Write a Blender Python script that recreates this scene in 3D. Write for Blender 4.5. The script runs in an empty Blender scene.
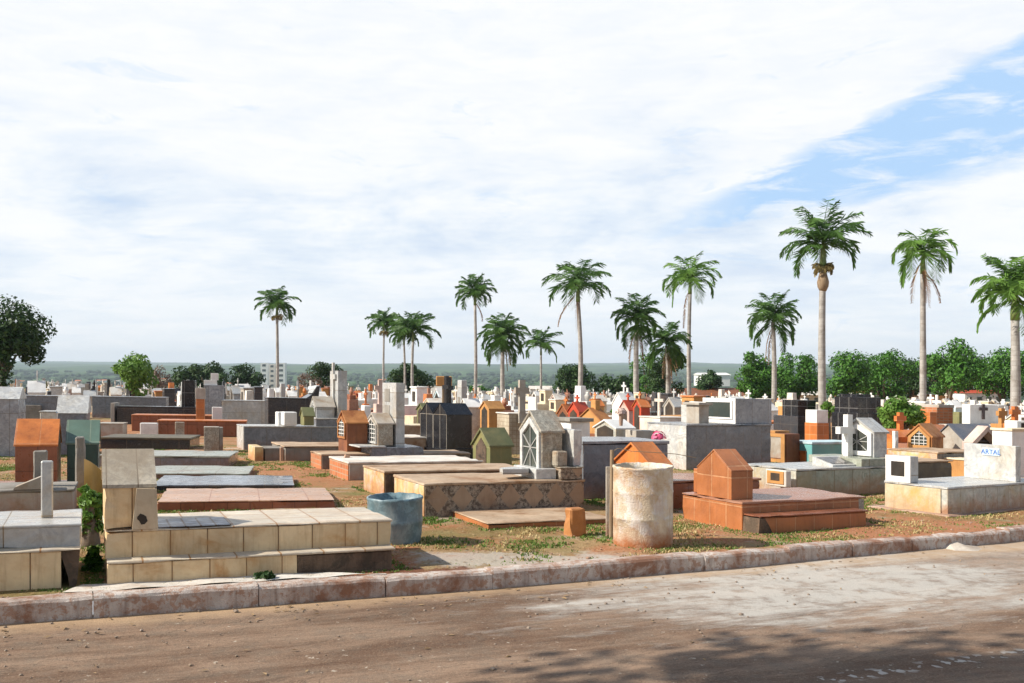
import bpy, bmesh, math, random
from mathutils import Vector, noise, Matrix
R = random.Random(7)
C = bpy.context.scene.collection
SC = bpy.context.scene
PI = math.pi
# ------------------------------------------------------------------ site
H, F, G, GX = 1.6, 950.0, 0.0253, 0.02      # eye height, focal in px, ground fall away and to the right
def gz(x, y):
    return -G*y - GX*x
def D(px, y, z=0.0):
    return (H - z)*F/(y - 366 - F*G - GX*(px-512))

# ------------------------------------------------------------------ node helpers
def newmat(name):
    m = bpy.data.materials.new(name); m.use_nodes = True
    nt = m.node_tree; nt.nodes.clear()
    return m, nt
class N:
    def __init__(s, nt): s.nt = nt
    def __call__(s, typ, **kw):
        n = s.nt.nodes.new(typ)
        ins = kw.pop('i', {})
        for k, v in kw.items(): setattr(n, k, v)
        for k, v in ins.items(): s.set(n, k, v)
        return n
    def set(s, n, k, v):
        inp = n.inputs[k]
        if hasattr(v, 'node') and hasattr(v, 'is_output'): s.nt.links.new(v, inp)
        else:
            if isinstance(v, (tuple, list)) and inp.type == 'RGBA' and len(v) == 3: v = (*v, 1)
            inp.default_value = v
    def math(s, op, a, b=0.0, c=None):
        n = s('ShaderNodeMath', operation=op, i={0: a, 1: b})
        if c is not None: s.set(n, 2, c)
        return n.outputs[0]
    def noise(s, vec, scale, detail=4, rough=.55, dist=0.0):
        n = s('ShaderNodeTexNoise', i={'Scale': scale, 'Detail': detail, 'Roughness': rough, 'Distortion': dist})
        if vec is not None: s.set(n, 'Vector', vec)
        return n.outputs['Fac']
    def ramp(s, fac, stops, interp='LINEAR'):
        n = s('ShaderNodeValToRGB'); cr = n.color_ramp; cr.interpolation = interp
        while len(cr.elements) < len(stops): cr.elements.new(.5)
        for e, (p, c) in zip(cr.elements, stops):
            e.position = p
            e.color = (c, c, c, 1) if isinstance(c, (int, float)) else (*c, 1)
        s.set(n, 0, fac); return n.outputs[0]
    def mix(s, f, a, b, mode='MIX'):
        n = s('ShaderNodeMix', data_type='RGBA', blend_type=mode)
        s.set(n, 0, f)
        for k, v in ((6, a), (7, b)):
            if isinstance(v, (tuple, list)) and len(v) == 3: v = (*v, 1)
            s.set(n, k, v)
        return n.outputs[2]
    def vscale(s, v, k):
        return s('ShaderNodeVectorMath', operation='MULTIPLY', i={0: v, 1: k if isinstance(k, (tuple, list)) else (k, k, k)}).outputs[0]
    def vadd(s, a, b):
        return s('ShaderNodeVectorMath', operation='ADD', i={0: a, 1: b}).outputs[0]

def lerp3(a, b, t): return tuple(a[k]*(1-t)+b[k]*t for k in range(3))

def surf(name, col, var=.18, tile=None, grout=(.12, .09, .06), gw=.006, vein=None, rough=.6, dirt=(.20, .11, .05), dirt_amt=.35,
         diamond=None, bump=.25, spec=.5, sc=1.0, splash=.0, off=(0., 0.), speckle=None, tvar=.12, wear=None):
    """weathered surface: base colour, tile grid from UV metres, veins, patchy dirt with its own shape"""
    m, nt = newmat(name); n = N(nt)
    tc = n('ShaderNodeTexCoord'); oi = n('ShaderNodeObjectInfo')
    rnd = n.math('MULTIPLY', oi.outputs['Random'], 57.0)
    off3 = n('ShaderNodeCombineXYZ', i={0: rnd, 1: rnd, 2: rnd}).outputs[0]
    P = n.vadd(tc.outputs['Object'], off3)
    base = n.mix(n.ramp(n.noise(P, 2.6*sc, 5, .6), [(.3, 0.), (.72, 1.)]), tuple(c*(1-var) for c in col), tuple(min(1, c*(1+var)) for c in col))
    if vein:
        w = n.noise(P, 3.5*sc, 6, .65, 1.6)
        vm = n.ramp(n.math('ABSOLUTE', n.math('SUBTRACT', w, .5)), [(0., 1.), (.035, .75), (.12, 0.)])
        v2 = n.noise(P, 9*sc, 4, .7, .8)
        vm = n.math('MULTIPLY', vm, n.ramp(v2, [(.35, .25), (.65, 1.)]))
        base = n.mix(vm, base, vein)
        cl = n.ramp(n.noise(P, 5.0*sc, 5, .7, .6), [(.42, 0.), (.66, .55)])
        base = n.mix(cl, base, lerp3(col, vein, .6))
    if speckle:
        sp = n.ramp(n.noise(P, 60, 2, .6), [(.5, 0.), (.62, .8)])
        base = n.mix(sp, base, speckle)
    if diamond:
        sz, dc = diamond
        uv = n('ShaderNodeSeparateXYZ', i={0: tc.outputs['UV']})
        a = n.math('ABSOLUTE', n.math('SUBTRACT', n.math('FRACT', n.math('DIVIDE', uv.outputs[0], sz)), .5))
        b = n.math('ABSOLUTE', n.math('SUBTRACT', n.math('FRACT', n.math('DIVIDE', n.math('ADD', uv.outputs[1], off[1]), sz*1.18)), .5))
        dm = n.ramp(n.math('ADD', a, b), [(.425, 1.), (.445, 0.)])
        mot = n.ramp(n.noise(P, 26, 3, .7), [(.40, (.08, .065, .05)), (.60, (.36, .30, .23))])
        base = n.mix(dm, mot, n.mix(n.noise(P, 6, 4), dc, tuple(c*.7 for c in dc)))
    hgt = n.noise(P, 38*sc, 4, .6)
    if tile:
        u = n.vadd(tc.outputs['UV'], (off[0], off[1], 0))
        br = n('ShaderNodeTexBrick', offset=0.0, squash=1.0, i={'Vector': u, 'Color1': (1, 1, 1), 'Color2': (1-tvar*2, 1-tvar*2, 1-tvar*2),
               'Mortar': (0, 0, 0), 'Scale': 1.0, 'Mortar Size': gw, 'Mortar Smooth': .1, 'Bias': 0.0, 'Brick Width': tile[0], 'Row Height': tile[1]})
        base = n.mix(1.0, base, br.outputs['Color'], 'MULTIPLY')
        base = n.mix(br.outputs['Fac'], base, grout)
        # stained joints
        br2 = n('ShaderNodeTexBrick', offset=0.0, squash=1.0, i={'Vector': u, 'Color1': (0, 0, 0), 'Color2': (0, 0, 0), 'Mortar': (1, 1, 1),
                'Scale': 1.0, 'Mortar Size': gw*5, 'Mortar Smooth': 1.0, 'Bias': 0.0, 'Brick Width': tile[0], 'Row Height': tile[1]})
        jm = n.math('MULTIPLY', br2.outputs['Fac'], n.ramp(n.noise(P, 6, 4, .7), [(.40, 0.), (.72, .55)]))
        base = n.mix(jm, base, dirt)
        hgt = n.math('SUBTRACT', hgt, n.math('MULTIPLY', br.outputs['Fac'], 2.0))
    if wear:
        wm = n.ramp(n.noise(P, 4.2*sc, 7, .72, .3), [(.50, 0.), (.56, 1.)])
        base = n.mix(wm, base, wear)
    dm = n.ramp(n.noise(P, 1.7, 7, .7, .4), [(.43, 0.), (.55, dirt_amt*.6), (.66, dirt_amt*1.7)])
    base = n.mix(dm, base, dirt)
    st = n.noise(n.vscale(P, (14, 14, 1.3)), 1, 4, .7)          # rain streaks
    base = n.mix(n.ramp(st, [(.52, 0.), (.78, dirt_amt*.9)]), base, tuple(c*.55 for c in dirt))
    if splash:                                                # red earth thrown up by rain on the lowest part
        z = n('ShaderNodeSeparateXYZ', i={0: tc.outputs['Object']}).outputs[2]
        zz = n.math('ADD', z, n.math('MULTIPLY', n.math('SUBTRACT', n.noise(P, 7, 5, .7), .5), .5))
        base = n.mix(n.ramp(n.math('MULTIPLY', zz, 2.2), [(.0, splash), (.55, 0.)]), base, (.36, .13, .045))
    bs = n('ShaderNodeBsdfPrincipled', i={'Base Color': base, 'Roughness': n.ramp(n.noise(P, 8, 3), [(.3, max(.05, rough-.12)), (.7, min(1, rough+.12))]), 'Specular IOR Level': spec})
    if bump:
        bp = n('ShaderNodeBump', i={'Strength': bump, 'Distance': .01, 'Height': hgt})
        nt.links.new(bp.outputs[0], bs.inputs['Normal'])
    o = n('ShaderNodeOutputMaterial', i={0: bs.outputs[0]})
    return m

def leafmat(name, c1, c2, trans=.25, sc=.9):
    m, nt = newmat(name); n = N(nt)
    tc = n('ShaderNodeTexCoord'); g = n('ShaderNodeNewGeometry')
    f = n.noise(tc.outputs['Object'], sc, 3, .6)
    col = n.mix(n.ramp(f, [(.35, 0.), (.65, 1.)]), c1, c2)
    col = n.mix(n.math('MULTIPLY', g.outputs['Random Per Island'], .5), col, tuple(min(1, c*1.7) for c in c2))
    d = n('ShaderNodeBsdfPrincipled', i={'Base Color': col, 'Roughness': .55, 'Specular IOR Level': .3})
    t = n('ShaderNodeBsdfTranslucent', i={'Color': col})
    x = n('ShaderNodeMixShader', i={0: trans, 1: d.outputs[0], 2: t.outputs[0]})
    n('ShaderNodeOutputMaterial', i={0: x.outputs[0]})
    return m

M = {}
M['plaque'] = surf('cream_plaque', (.62, .50, .34), dirt=(.35, .2, .1), dirt_amt=.45)
M['cream'] = surf('cream_tile', (.80, .61, .36), tile=(.29, 2.4), gw=.005, dirt=(.50, .25, .08), dirt_amt=.55, rough=.5, off=(.1, .9), grout=(.09, .06, .035))
M['cream_top'] = surf('pale_stone_tile', (.72, .63, .49), tile=(.36, .30), gw=.007, grout=(.33, .17, .07), dirt=(.42, .26, .13), dirt_amt=.25, rough=.45, off=(.1, .1), vein=(.50, .44, .36))
M['blue_scrap'] = surf('blue_grey_tile_pieces', (.55, .57, .60), tile=(.12, .11), gw=.008, grout=(.16, .09, .05), vein=(.25, .29, .34), rough=.4)
M['grey_marble'] = surf('grey_marble', (.44, .46, .48), vein=(.18, .19, .22), tile=(.5, .9), gw=.004, rough=.3, dirt=(.25, .24, .22), dirt_amt=.3)
M['dark_marble'] = surf('dark_grey_marble', (.25, .27, .30), vein=(.12, .13, .15), tile=(.55, .9), gw=.004, rough=.3, dirt=(.20, .19, .18), dirt_amt=.3, splash=.3)
M['white_marble'] = surf('white_marble', (.66, .66, .63), vein=(.32, .33, .34), rough=.35, dirt=(.40, .32, .2), dirt_amt=.3, splash=.3)
M['white_marble_tile'] = surf('white_marble_tiles', (.62, .62, .56), vein=(.30, .32, .30), tile=(.30, .6), gw=.004, rough=.35, dirt=(.45, .33, .16), dirt_amt=.45, splash=.7, grout=(.2, .15, .1))
M['green_marble'] = surf('grey_green_marble_tiles', (.42, .45, .38), vein=(.20, .24, .19), tile=(.42, .7), gw=.005, rough=.4, dirt=(.3, .24, .13), dirt_amt=.4, splash=.6)
M['pale_marble'] = surf('pale_marble', (.56, .57, .55), vein=(.36, .38, .40), tile=(.75, .5), gw=.004, rough=.3, dirt=(.36, .26, .15), dirt_amt=.3)
M['mottled'] = surf('mottled_marble', (.52, .49, .40), vein=(.10, .09, .08), sc=2.6, rough=.4, dirt=(.3, .17, .08), dirt_amt=.4, tvar=.1)
M['granite'] = surf('polished_dark_granite', (.035, .038, .045), speckle=(.10, .10, .11), rough=.16, dirt_amt=.1, bump=.03, tile=(.6, .6), gw=.003, grout=(.14, .14, .14))
M['black_plain'] = surf('black_stone_panels', (.014, .015, .019), rough=.22, dirt_amt=.12, bump=.03, dirt=(.07, .065, .06))
M['weathered_cap'] = surf('weathered_cream_cap', (.60, .53, .41), vein=(.27, .25, .22), rough=.6, dirt=(.30, .24, .17), dirt_amt=.5, tile=(.235, 2.0), gw=.005, off=(.0, .7), sc=2)
M['black_tile'] = surf('black_tile', (.014, .015, .019), tile=(.40, .62), gw=.009, grout=(.20, .20, .20), rough=.2, dirt_amt=.12, bump=.05, dirt=(.08, .07, .06), off=(.02, 0))
M['slate_slab'] = surf('blue_grey_granite_slab', (.10, .115, .15), rough=.16, speckle=(.17, .19, .22), dirt_amt=.2, bump=.03, tile=(.8, 1.5), gw=.003, dirt=(.3, .24, .18))
M['moss_slab'] = surf('grey_green_slab', (.40, .42, .36), vein=(.27, .30, .27), rough=.35, dirt_amt=.35, tile=(.6, 1.2), gw=.004)
M['dirty_slab'] = surf('stained_dark_slab', (.10, .085, .06), rough=.6, dirt=(.20, .16, .09), dirt_amt=.5)
M['brown_slab'] = surf('brown_cement_slab', (.46, .34, .23), rough=.75, dirt=(.24, .12, .05), dirt_amt=.6)
M['terracotta'] = surf('terracotta_tile', (.45, .165, .06), tile=(.30, .32), gw=.007, grout=(.56, .30, .15), rough=.4, dirt=(.22, .07, .025), dirt_amt=.4, off=(.02, .04))
M['terra_top'] = surf('dusty_terracotta_slab', (.40, .19, .12), tile=(.33, .33), gw=.004, grout=(.30, .13, .07), rough=.28, dirt=(.34, .20, .13), dirt_amt=.2, var=.1)
M['brown_tile'] = surf('dark_brown_tile', (.31, .11, .055), tile=(.28, .35), gw=.005, grout=(.12, .04, .02), rough=.35, dirt=(.14, .05, .02), dirt_amt=.4)
M['orange_roof'] = surf('orange_roof_tile', (.66, .215, .05), tile=(.30, .50), gw=.005, grout=(.62, .30, .13), rough=.45, dirt=(.36, .10, .03), dirt_amt=.5, var=.3)
M['orange'] = surf('orange_tile', (.60, .185, .045), tile=(.26, .26), gw=.005, grout=(.66, .38, .2), rough=.4, dirt=(.4, .13, .04), dirt_amt=.3)
M['ochre'] = surf('ochre_paint', (.52, .26, .08), rough=.7, dirt=(.35, .16, .05), dirt_amt=.5)
M['red_paint'] = surf('red_paint', (.50, .065, .025), rough=.5, dirt=(.3, .05, .02), dirt_amt=.3)
M['salmon'] = surf('salmon_tile', (.54, .31, .18), tile=(.62, .42), gw=.006, grout=(.30, .13, .07), rough=.35, dirt=(.40, .20, .11), dirt_amt=.35, vein=(.50, .36, .28))
M['yellow_end'] = surf('stained_yellow_plaster', (.60, .45, .22), rough=.8, dirt=(.52, .19, .04), dirt_amt=.75, splash=.8, wear=(.56, .50, .40), bump=.6)
M['brick'] = surf('bare_orange_brick', (.56, .17, .055), tile=(.19, .09), gw=.010, grout=(.42, .30, .2), rough=.9, dirt=(.40, .2, .1), dirt_amt=.4, bump=.8, tvar=.2)
M['bare_core'] = surf('bare_blackened_cement', (.17, .11, .07), rough=.9, dirt=(.05, .035, .025), dirt_amt=.8, bump=1.0, wear=(.10, .07, .045))
M['cement'] = surf('grey_cement', (.42, .39, .34), rough=.85, dirt=(.26, .18, .11), dirt_amt=.45, splash=.5, bump=.5)
M['cement_white'] = surf('whitewashed_cement', (.66, .63, .57), rough=.8, dirt=(.42, .26, .14), dirt_amt=.35, bump=.4)
M['cement_dark'] = surf('dark_weathered_cement', (.27, .25, .22), rough=.85, dirt=(.1, .085, .06), dirt_amt=.5, splash=.35, bump=.5)
M['tan_wall'] = surf('tan_mosaic', (.50, .44, .33), rough=.7, tile=(.10, .10), gw=.006, grout=(.33, .28, .2), dirt_amt=.3, tvar=.08)
M['white'] = surf('white_paint', (.78, .77, .74), rough=.55, dirt=(.48, .38, .26), dirt_amt=.16, bump=.1)
M['cream_paint'] = surf('cream_paint', (.70, .60, .42), rough=.6, dirt=(.4, .25, .12), dirt_amt=.3)
M['pink_paint'] = surf('pale_pink_paint', (.62, .47, .41), rough=.7, dirt=(.33, .22, .16), dirt_amt=.4)
M['olive'] = surf('olive_green_tile', (.18, .185, .08), rough=.5, tile=(.25, .5), gw=.005, dirt=(.28, .24, .09), dirt_amt=.5, grout=(.26, .26, .12))
M['olive_roof'] = surf('mossy_green_roof', (.13, .14, .06), rough=.6, dirt=(.24, .21, .09), dirt_amt=.5)
M['green_tile'] = surf('sea_green_tile', (.14, .22, .17), tile=(.30, .44), gw=.006, grout=(.26, .34, .26), rough=.4, dirt_amt=.2, dirt=(.12, .14, .09))
M['dark_green'] = surf('dark_green_tile', (.035, .085, .07), tile=(.40, .35), gw=.004, grout=(.015, .03, .025), rough=.4, dirt_amt=.3, dirt=(.03, .04, .03))
M['turquoise'] = surf('turquoise_paint', (.15, .42, .41), rough=.5, dirt=(.3, .35, .3), dirt_amt=.2)
M['sky_top'] = surf('pale_blue_paint', (.50, .66, .70), rough=.6, dirt_amt=.2)
M['diamond'] = surf('diamond_mosaic', (.4, .3, .2), diamond=(.335, (.42, .30, .20)), rough=.6, dirt=(.2, .11, .06), dirt_amt=.35, off=(0, -.02), bump=.4)
M['rusty'] = surf('rust_orange_plaster', (.44, .19, .06), rough=.7, dirt=(.25, .08, .02), dirt_amt=.6)
M['rusty_dark'] = surf('rust_brown_plaster', (.23, .08, .03), rough=.7, dirt=(.12, .04, .02), dirt_amt=.6)
M['glass'] = surf('dark_glass', (.045, .06, .055), rough=.12, dirt_amt=.1, bump=0)
M['plain_dark'] = surf('dark_stone_cross', (.06, .045, .05), dirt_amt=.2)
M['cream_marble'] = surf('yellowed_marble', (.66, .59, .43), vein=(.45, .40, .30), dirt=(.55, .38, .14), dirt_amt=.6, rough=.4, splash=.4)
M['mortar'] = surf('mortar', (.62, .55, .46), dirt_amt=.3, bump=.8)
M['hole'] = surf('painted_dark_inside', (.03, .025, .02), rough=.9, dirt_amt=.2, bump=.1)  # shade inside openings, put into the near-black colour of flat panels
M['metal'] = surf('grey_metal', (.42, .42, .40), rough=.4, dirt_amt=.2)
M['blue_plate'] = surf('pale_blue_plate', (.55, .68, .82), rough=.4, dirt_amt=.05)
M['blue_ink'] = surf('blue_lettering', (.04, .13, .42), rough=.4, dirt_amt=.05, bump=0)
M['pink'] = surf('pink_petals', (.75, .12, .25), rough=.6, dirt_amt=.0, bump=0)
M['yellow_sheet'] = surf('yellow_plastic_sheet', (.62, .40, .12), rough=.4, dirt=(.45, .25, .1), dirt_amt=.3, bump=.1)
M['drum_blue'] = surf('blue_drum_paint', (.10, .17, .20), rough=.45, dirt=(.36, .40, .40), dirt_amt=.55, wear=(.17, .27, .31), sc=2, bump=.3)
M['drum_pale'] = surf('flaking_cream_drum', (.64, .56, .42), var=.25, rough=.75, dirt=(.44, .24, .11), dirt_amt=.6, wear=(.68, .65, .60), sc=1.5, splash=1.0, bump=.9)
M['wood'] = surf('weathered_wood', (.30, .22, .14), rough=.9, dirt_amt=.4)
M['leafwood'] = surf('bark', (.20, .15, .11), rough=.9, dirt=(.08, .06, .04), dirt_amt=.5, bump=.8)
M['palm_trunk'] = surf('pale_palm_trunk', (.44, .42, .39), rough=.8, dirt=(.22, .19, .16), dirt_amt=.5, tile=(9., .22), gw=.006, grout=(.28, .25, .21), bump=.4)
M['crownshaft'] = surf('green_crownshaft', (.13, .20, .05), rough=.45, dirt=(.22, .15, .07), dirt_amt=.3)
M['frond'] = leafmat('palm_frond', (.032, .085, .018), (.08, .165, .035), .3)
M['frond_lime'] = leafmat('lime_palm_frond', (.05, .13, .02), (.14, .26, .05), .32)  # brighter, yellower leaf green for the lime palms
M['dead_frond'] = leafmat('dry_palm_frond', (.16, .08, .04), (.27, .16, .08), .1)
M['fruit'] = leafmat('palm_fruit_stalks', (.20, .17, .07), (.33, .27, .12), .1)
M['leaf_dark'] = leafmat('dark_leaves', (.012, .036, .009), (.035, .075, .016), .2)
M['leaf_mid'] = leafmat('green_leaves', (.018, .075, .008), (.065, .17, .018), .16)
M['leaf_light'] = leafmat('light_green_leaves', (.06, .15, .02), (.15, .26, .045), .3)
M['leaf_brown'] = leafmat('brown_twigs', (.10, .07, .05), (.17, .12, .09), .1)
M['grass'] = leafmat('green_grass', (.07, .15, .02), (.16, .22, .05), .3)
M['straw'] = leafmat('dry_grass', (.30, .23, .09), (.44, .35, .17), .2)

# ------------------------------------------------------------------ mesh helpers
def uvbox(bm):
    uv = bm.loops.layers.uv.verify()
    for f in bm.faces:
        nx, ny, nz = (abs(v) for v in f.normal)
        for l in f.loops:
            x, y, z = l.vert.co
            if nz >= nx and nz >= ny: l[uv].uv = (x, y)
            elif ny >= nx: l[uv].uv = (x, z)
            else: l[uv].uv = (y, z)
def a_box(bm, x0, x1, y0, y1, z0, z1, tx=0, ty=0):
    """box, optionally tapered by tx/ty at the top"""
    vs = [bm.verts.new(v) for v in ((x0, y0, z0), (x1, y0, z0), (x1, y1, z0), (x0, y1, z0),
          (x0+tx, y0+ty, z1), (x1-tx, y0+ty, z1), (x1-tx, y1-ty, z1), (x0+tx, y1-ty, z1))]
    for q in ((3, 2, 1, 0), (4, 5, 6, 7), (0, 1, 5, 4), (1, 2, 6, 5), (2, 3, 7, 6), (3, 0, 4, 7)):
        bm.faces.new([vs[i] for i in q])
def a_prism(bm, pts, axis, a, b):
    """extrude the 2-D outline pts between a and b along axis (x: pts are (y,z); y: (x,z); z: (x,y))"""
    def P(p, t):
        return {'x': (t, p[0], p[1]), 'y': (p[0], t, p[1]), 'z': (p[0], p[1], t)}[axis]
    A = [bm.verts.new(P(p, a)) for p in pts]; B = [bm.verts.new(P(p, b)) for p in pts]
    bm.faces.new(A); bm.faces.new(B[::-1])
    for i in range(len(pts)):
        j = (i+1) % len(pts); bm.faces.new((A[i], B[i], B[j], A[j]))
def a_tube(bm, pts, rads, seg=8, cap=True):
    rings = []
    for i, p in enumerate(pts):
        p = Vector(p)
        d = (Vector(pts[min(i+1, len(pts)-1)]) - Vector(pts[max(i-1, 0)])).normalized()
        u = d.orthogonal().normalized() if abs(d.z) < .95 else Vector((1, 0, 0))
        u = (u - d*u.dot(d)).normalized(); v = d.cross(u)
        r = rads[i] if isinstance(rads, (list, tuple)) else rads
        rings.append([bm.verts.new(p + (u*math.cos(2*PI*k/seg) + v*math.sin(2*PI*k/seg))*r) for k in range(seg)])
    for a, b in zip(rings, rings[1:]):
        for k in range(seg):
            bm.faces.new((a[k], a[(k+1) % seg], b[(k+1) % seg], b[k]))
    if cap:
        bm.faces.new(rings[0][::-1]); bm.faces.new(rings[-1])
def a_lathe(bm, prof, seg=32, wob=0, seed=0):
    rr = random.Random(seed)
    rings = []
    for (r, z) in prof:
        rings.append([bm.verts.new((r*math.cos(2*PI*k/seg), r*math.sin(2*PI*k/seg), z + (rr.uniform(-wob, wob) if z > prof[0][1]+.1 else 0))) for k in range(seg)])
    for a, b in zip(rings, rings[1:]):
        for k in range(seg): bm.faces.new((a[k], a[(k+1) % seg], b[(k+1) % seg], b[k]))
    bm.faces.new(rings[0][::-1]); bm.faces.new(rings[-1])
ROUGH = {'body', 'top_slab', 'lower_step', 'upper_step', 'step_tread', 'base_slab', 'front_step', 'coping', 'exposed_core', 'end_wall', 'plinth', 'headstone', 'raised_slab', 'headstone_block', 'stone', 'footing', 'block', 'right_end'}
def link(name, bm, mat, parent=None, bev=0, smooth=False, shear=None, worn=False):
    bmesh.ops.recalc_face_normals(bm, faces=bm.faces)
    if bev:
        bmesh.ops.bevel(bm, geom=[e for e in bm.edges], offset=bev, segments=1, affect='EDGES', profile=.5, clamp_overlap=True)
    if worn and name in ROUGH:
        for _ in range(3):
            es = [e for e in bm.edges if e.calc_length() > .16]
            if not es or len(bm.edges) > 4000: break
            bmesh.ops.subdivide_edges(bm, edges=es, cuts=1, use_grid_fill=True)
        bm.normal_update()
        sd = len(FOOT)*1.7
        for v in bm.verts:
            if v.co.z < -.1: continue
            fl = sorted((f.normal for f in v.link_faces), key=lambda q: q.z)
            corner = any(a.dot(b) < .8 for a in fl for b in fl)
            q = v.co*7 + Vector((sd, 0, 0)); d_ = noise.noise_vector(q)*.0022
            if corner:
                c_ = max(0, noise.noise(v.co*13+Vector((sd, 3, 9)))-.12)*.05
                d_ -= v.normal*min(c_, .020)
            v.co += d_
    bm.normal_update(); uvbox(bm)
    if shear:
        for v in bm.verts: v.co.z += shear[0]*v.co.x + shear[1]*v.co.y
    me = bpy.data.meshes.new(name); bm.to_mesh(me); bm.free()
    if smooth:
        for p in me.polygons: p.use_smooth = True
    me.materials.append(mat)
    o = bpy.data.objects.new(name, me); C.objects.link(o)
    if parent: o.parent = parent
    return o
def tag(o, label=None, cat=None, group=None, kind=None):
    if label: o['label'] = label
    if cat: o['category'] = cat
    if group: o['group'] = group
    if kind: o['kind'] = kind
    return o
def empty(name, loc, rz=0):
    o = bpy.data.objects.new(name, None); C.objects.link(o); o.location = loc; o.rotation_euler = (0, 0, rz); o.empty_display_size = .2
    return o
FOOT = []      # footprints: (x, y, radius)

def cross_pts(cx, z0, h, w, t, at=.68):
    zc = z0 + h*at; a = t/2
    return [(cx-a, z0), (cx+a, z0), (cx+a, zc-a), (cx+w/2, zc-a), (cx+w/2, zc+a), (cx+a, zc+a), (cx+a, z0+h),
            (cx-a, z0+h), (cx-a, zc+a), (cx-w/2, zc+a), (cx-w/2, zc-a), (cx-a, zc-a)]

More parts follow.
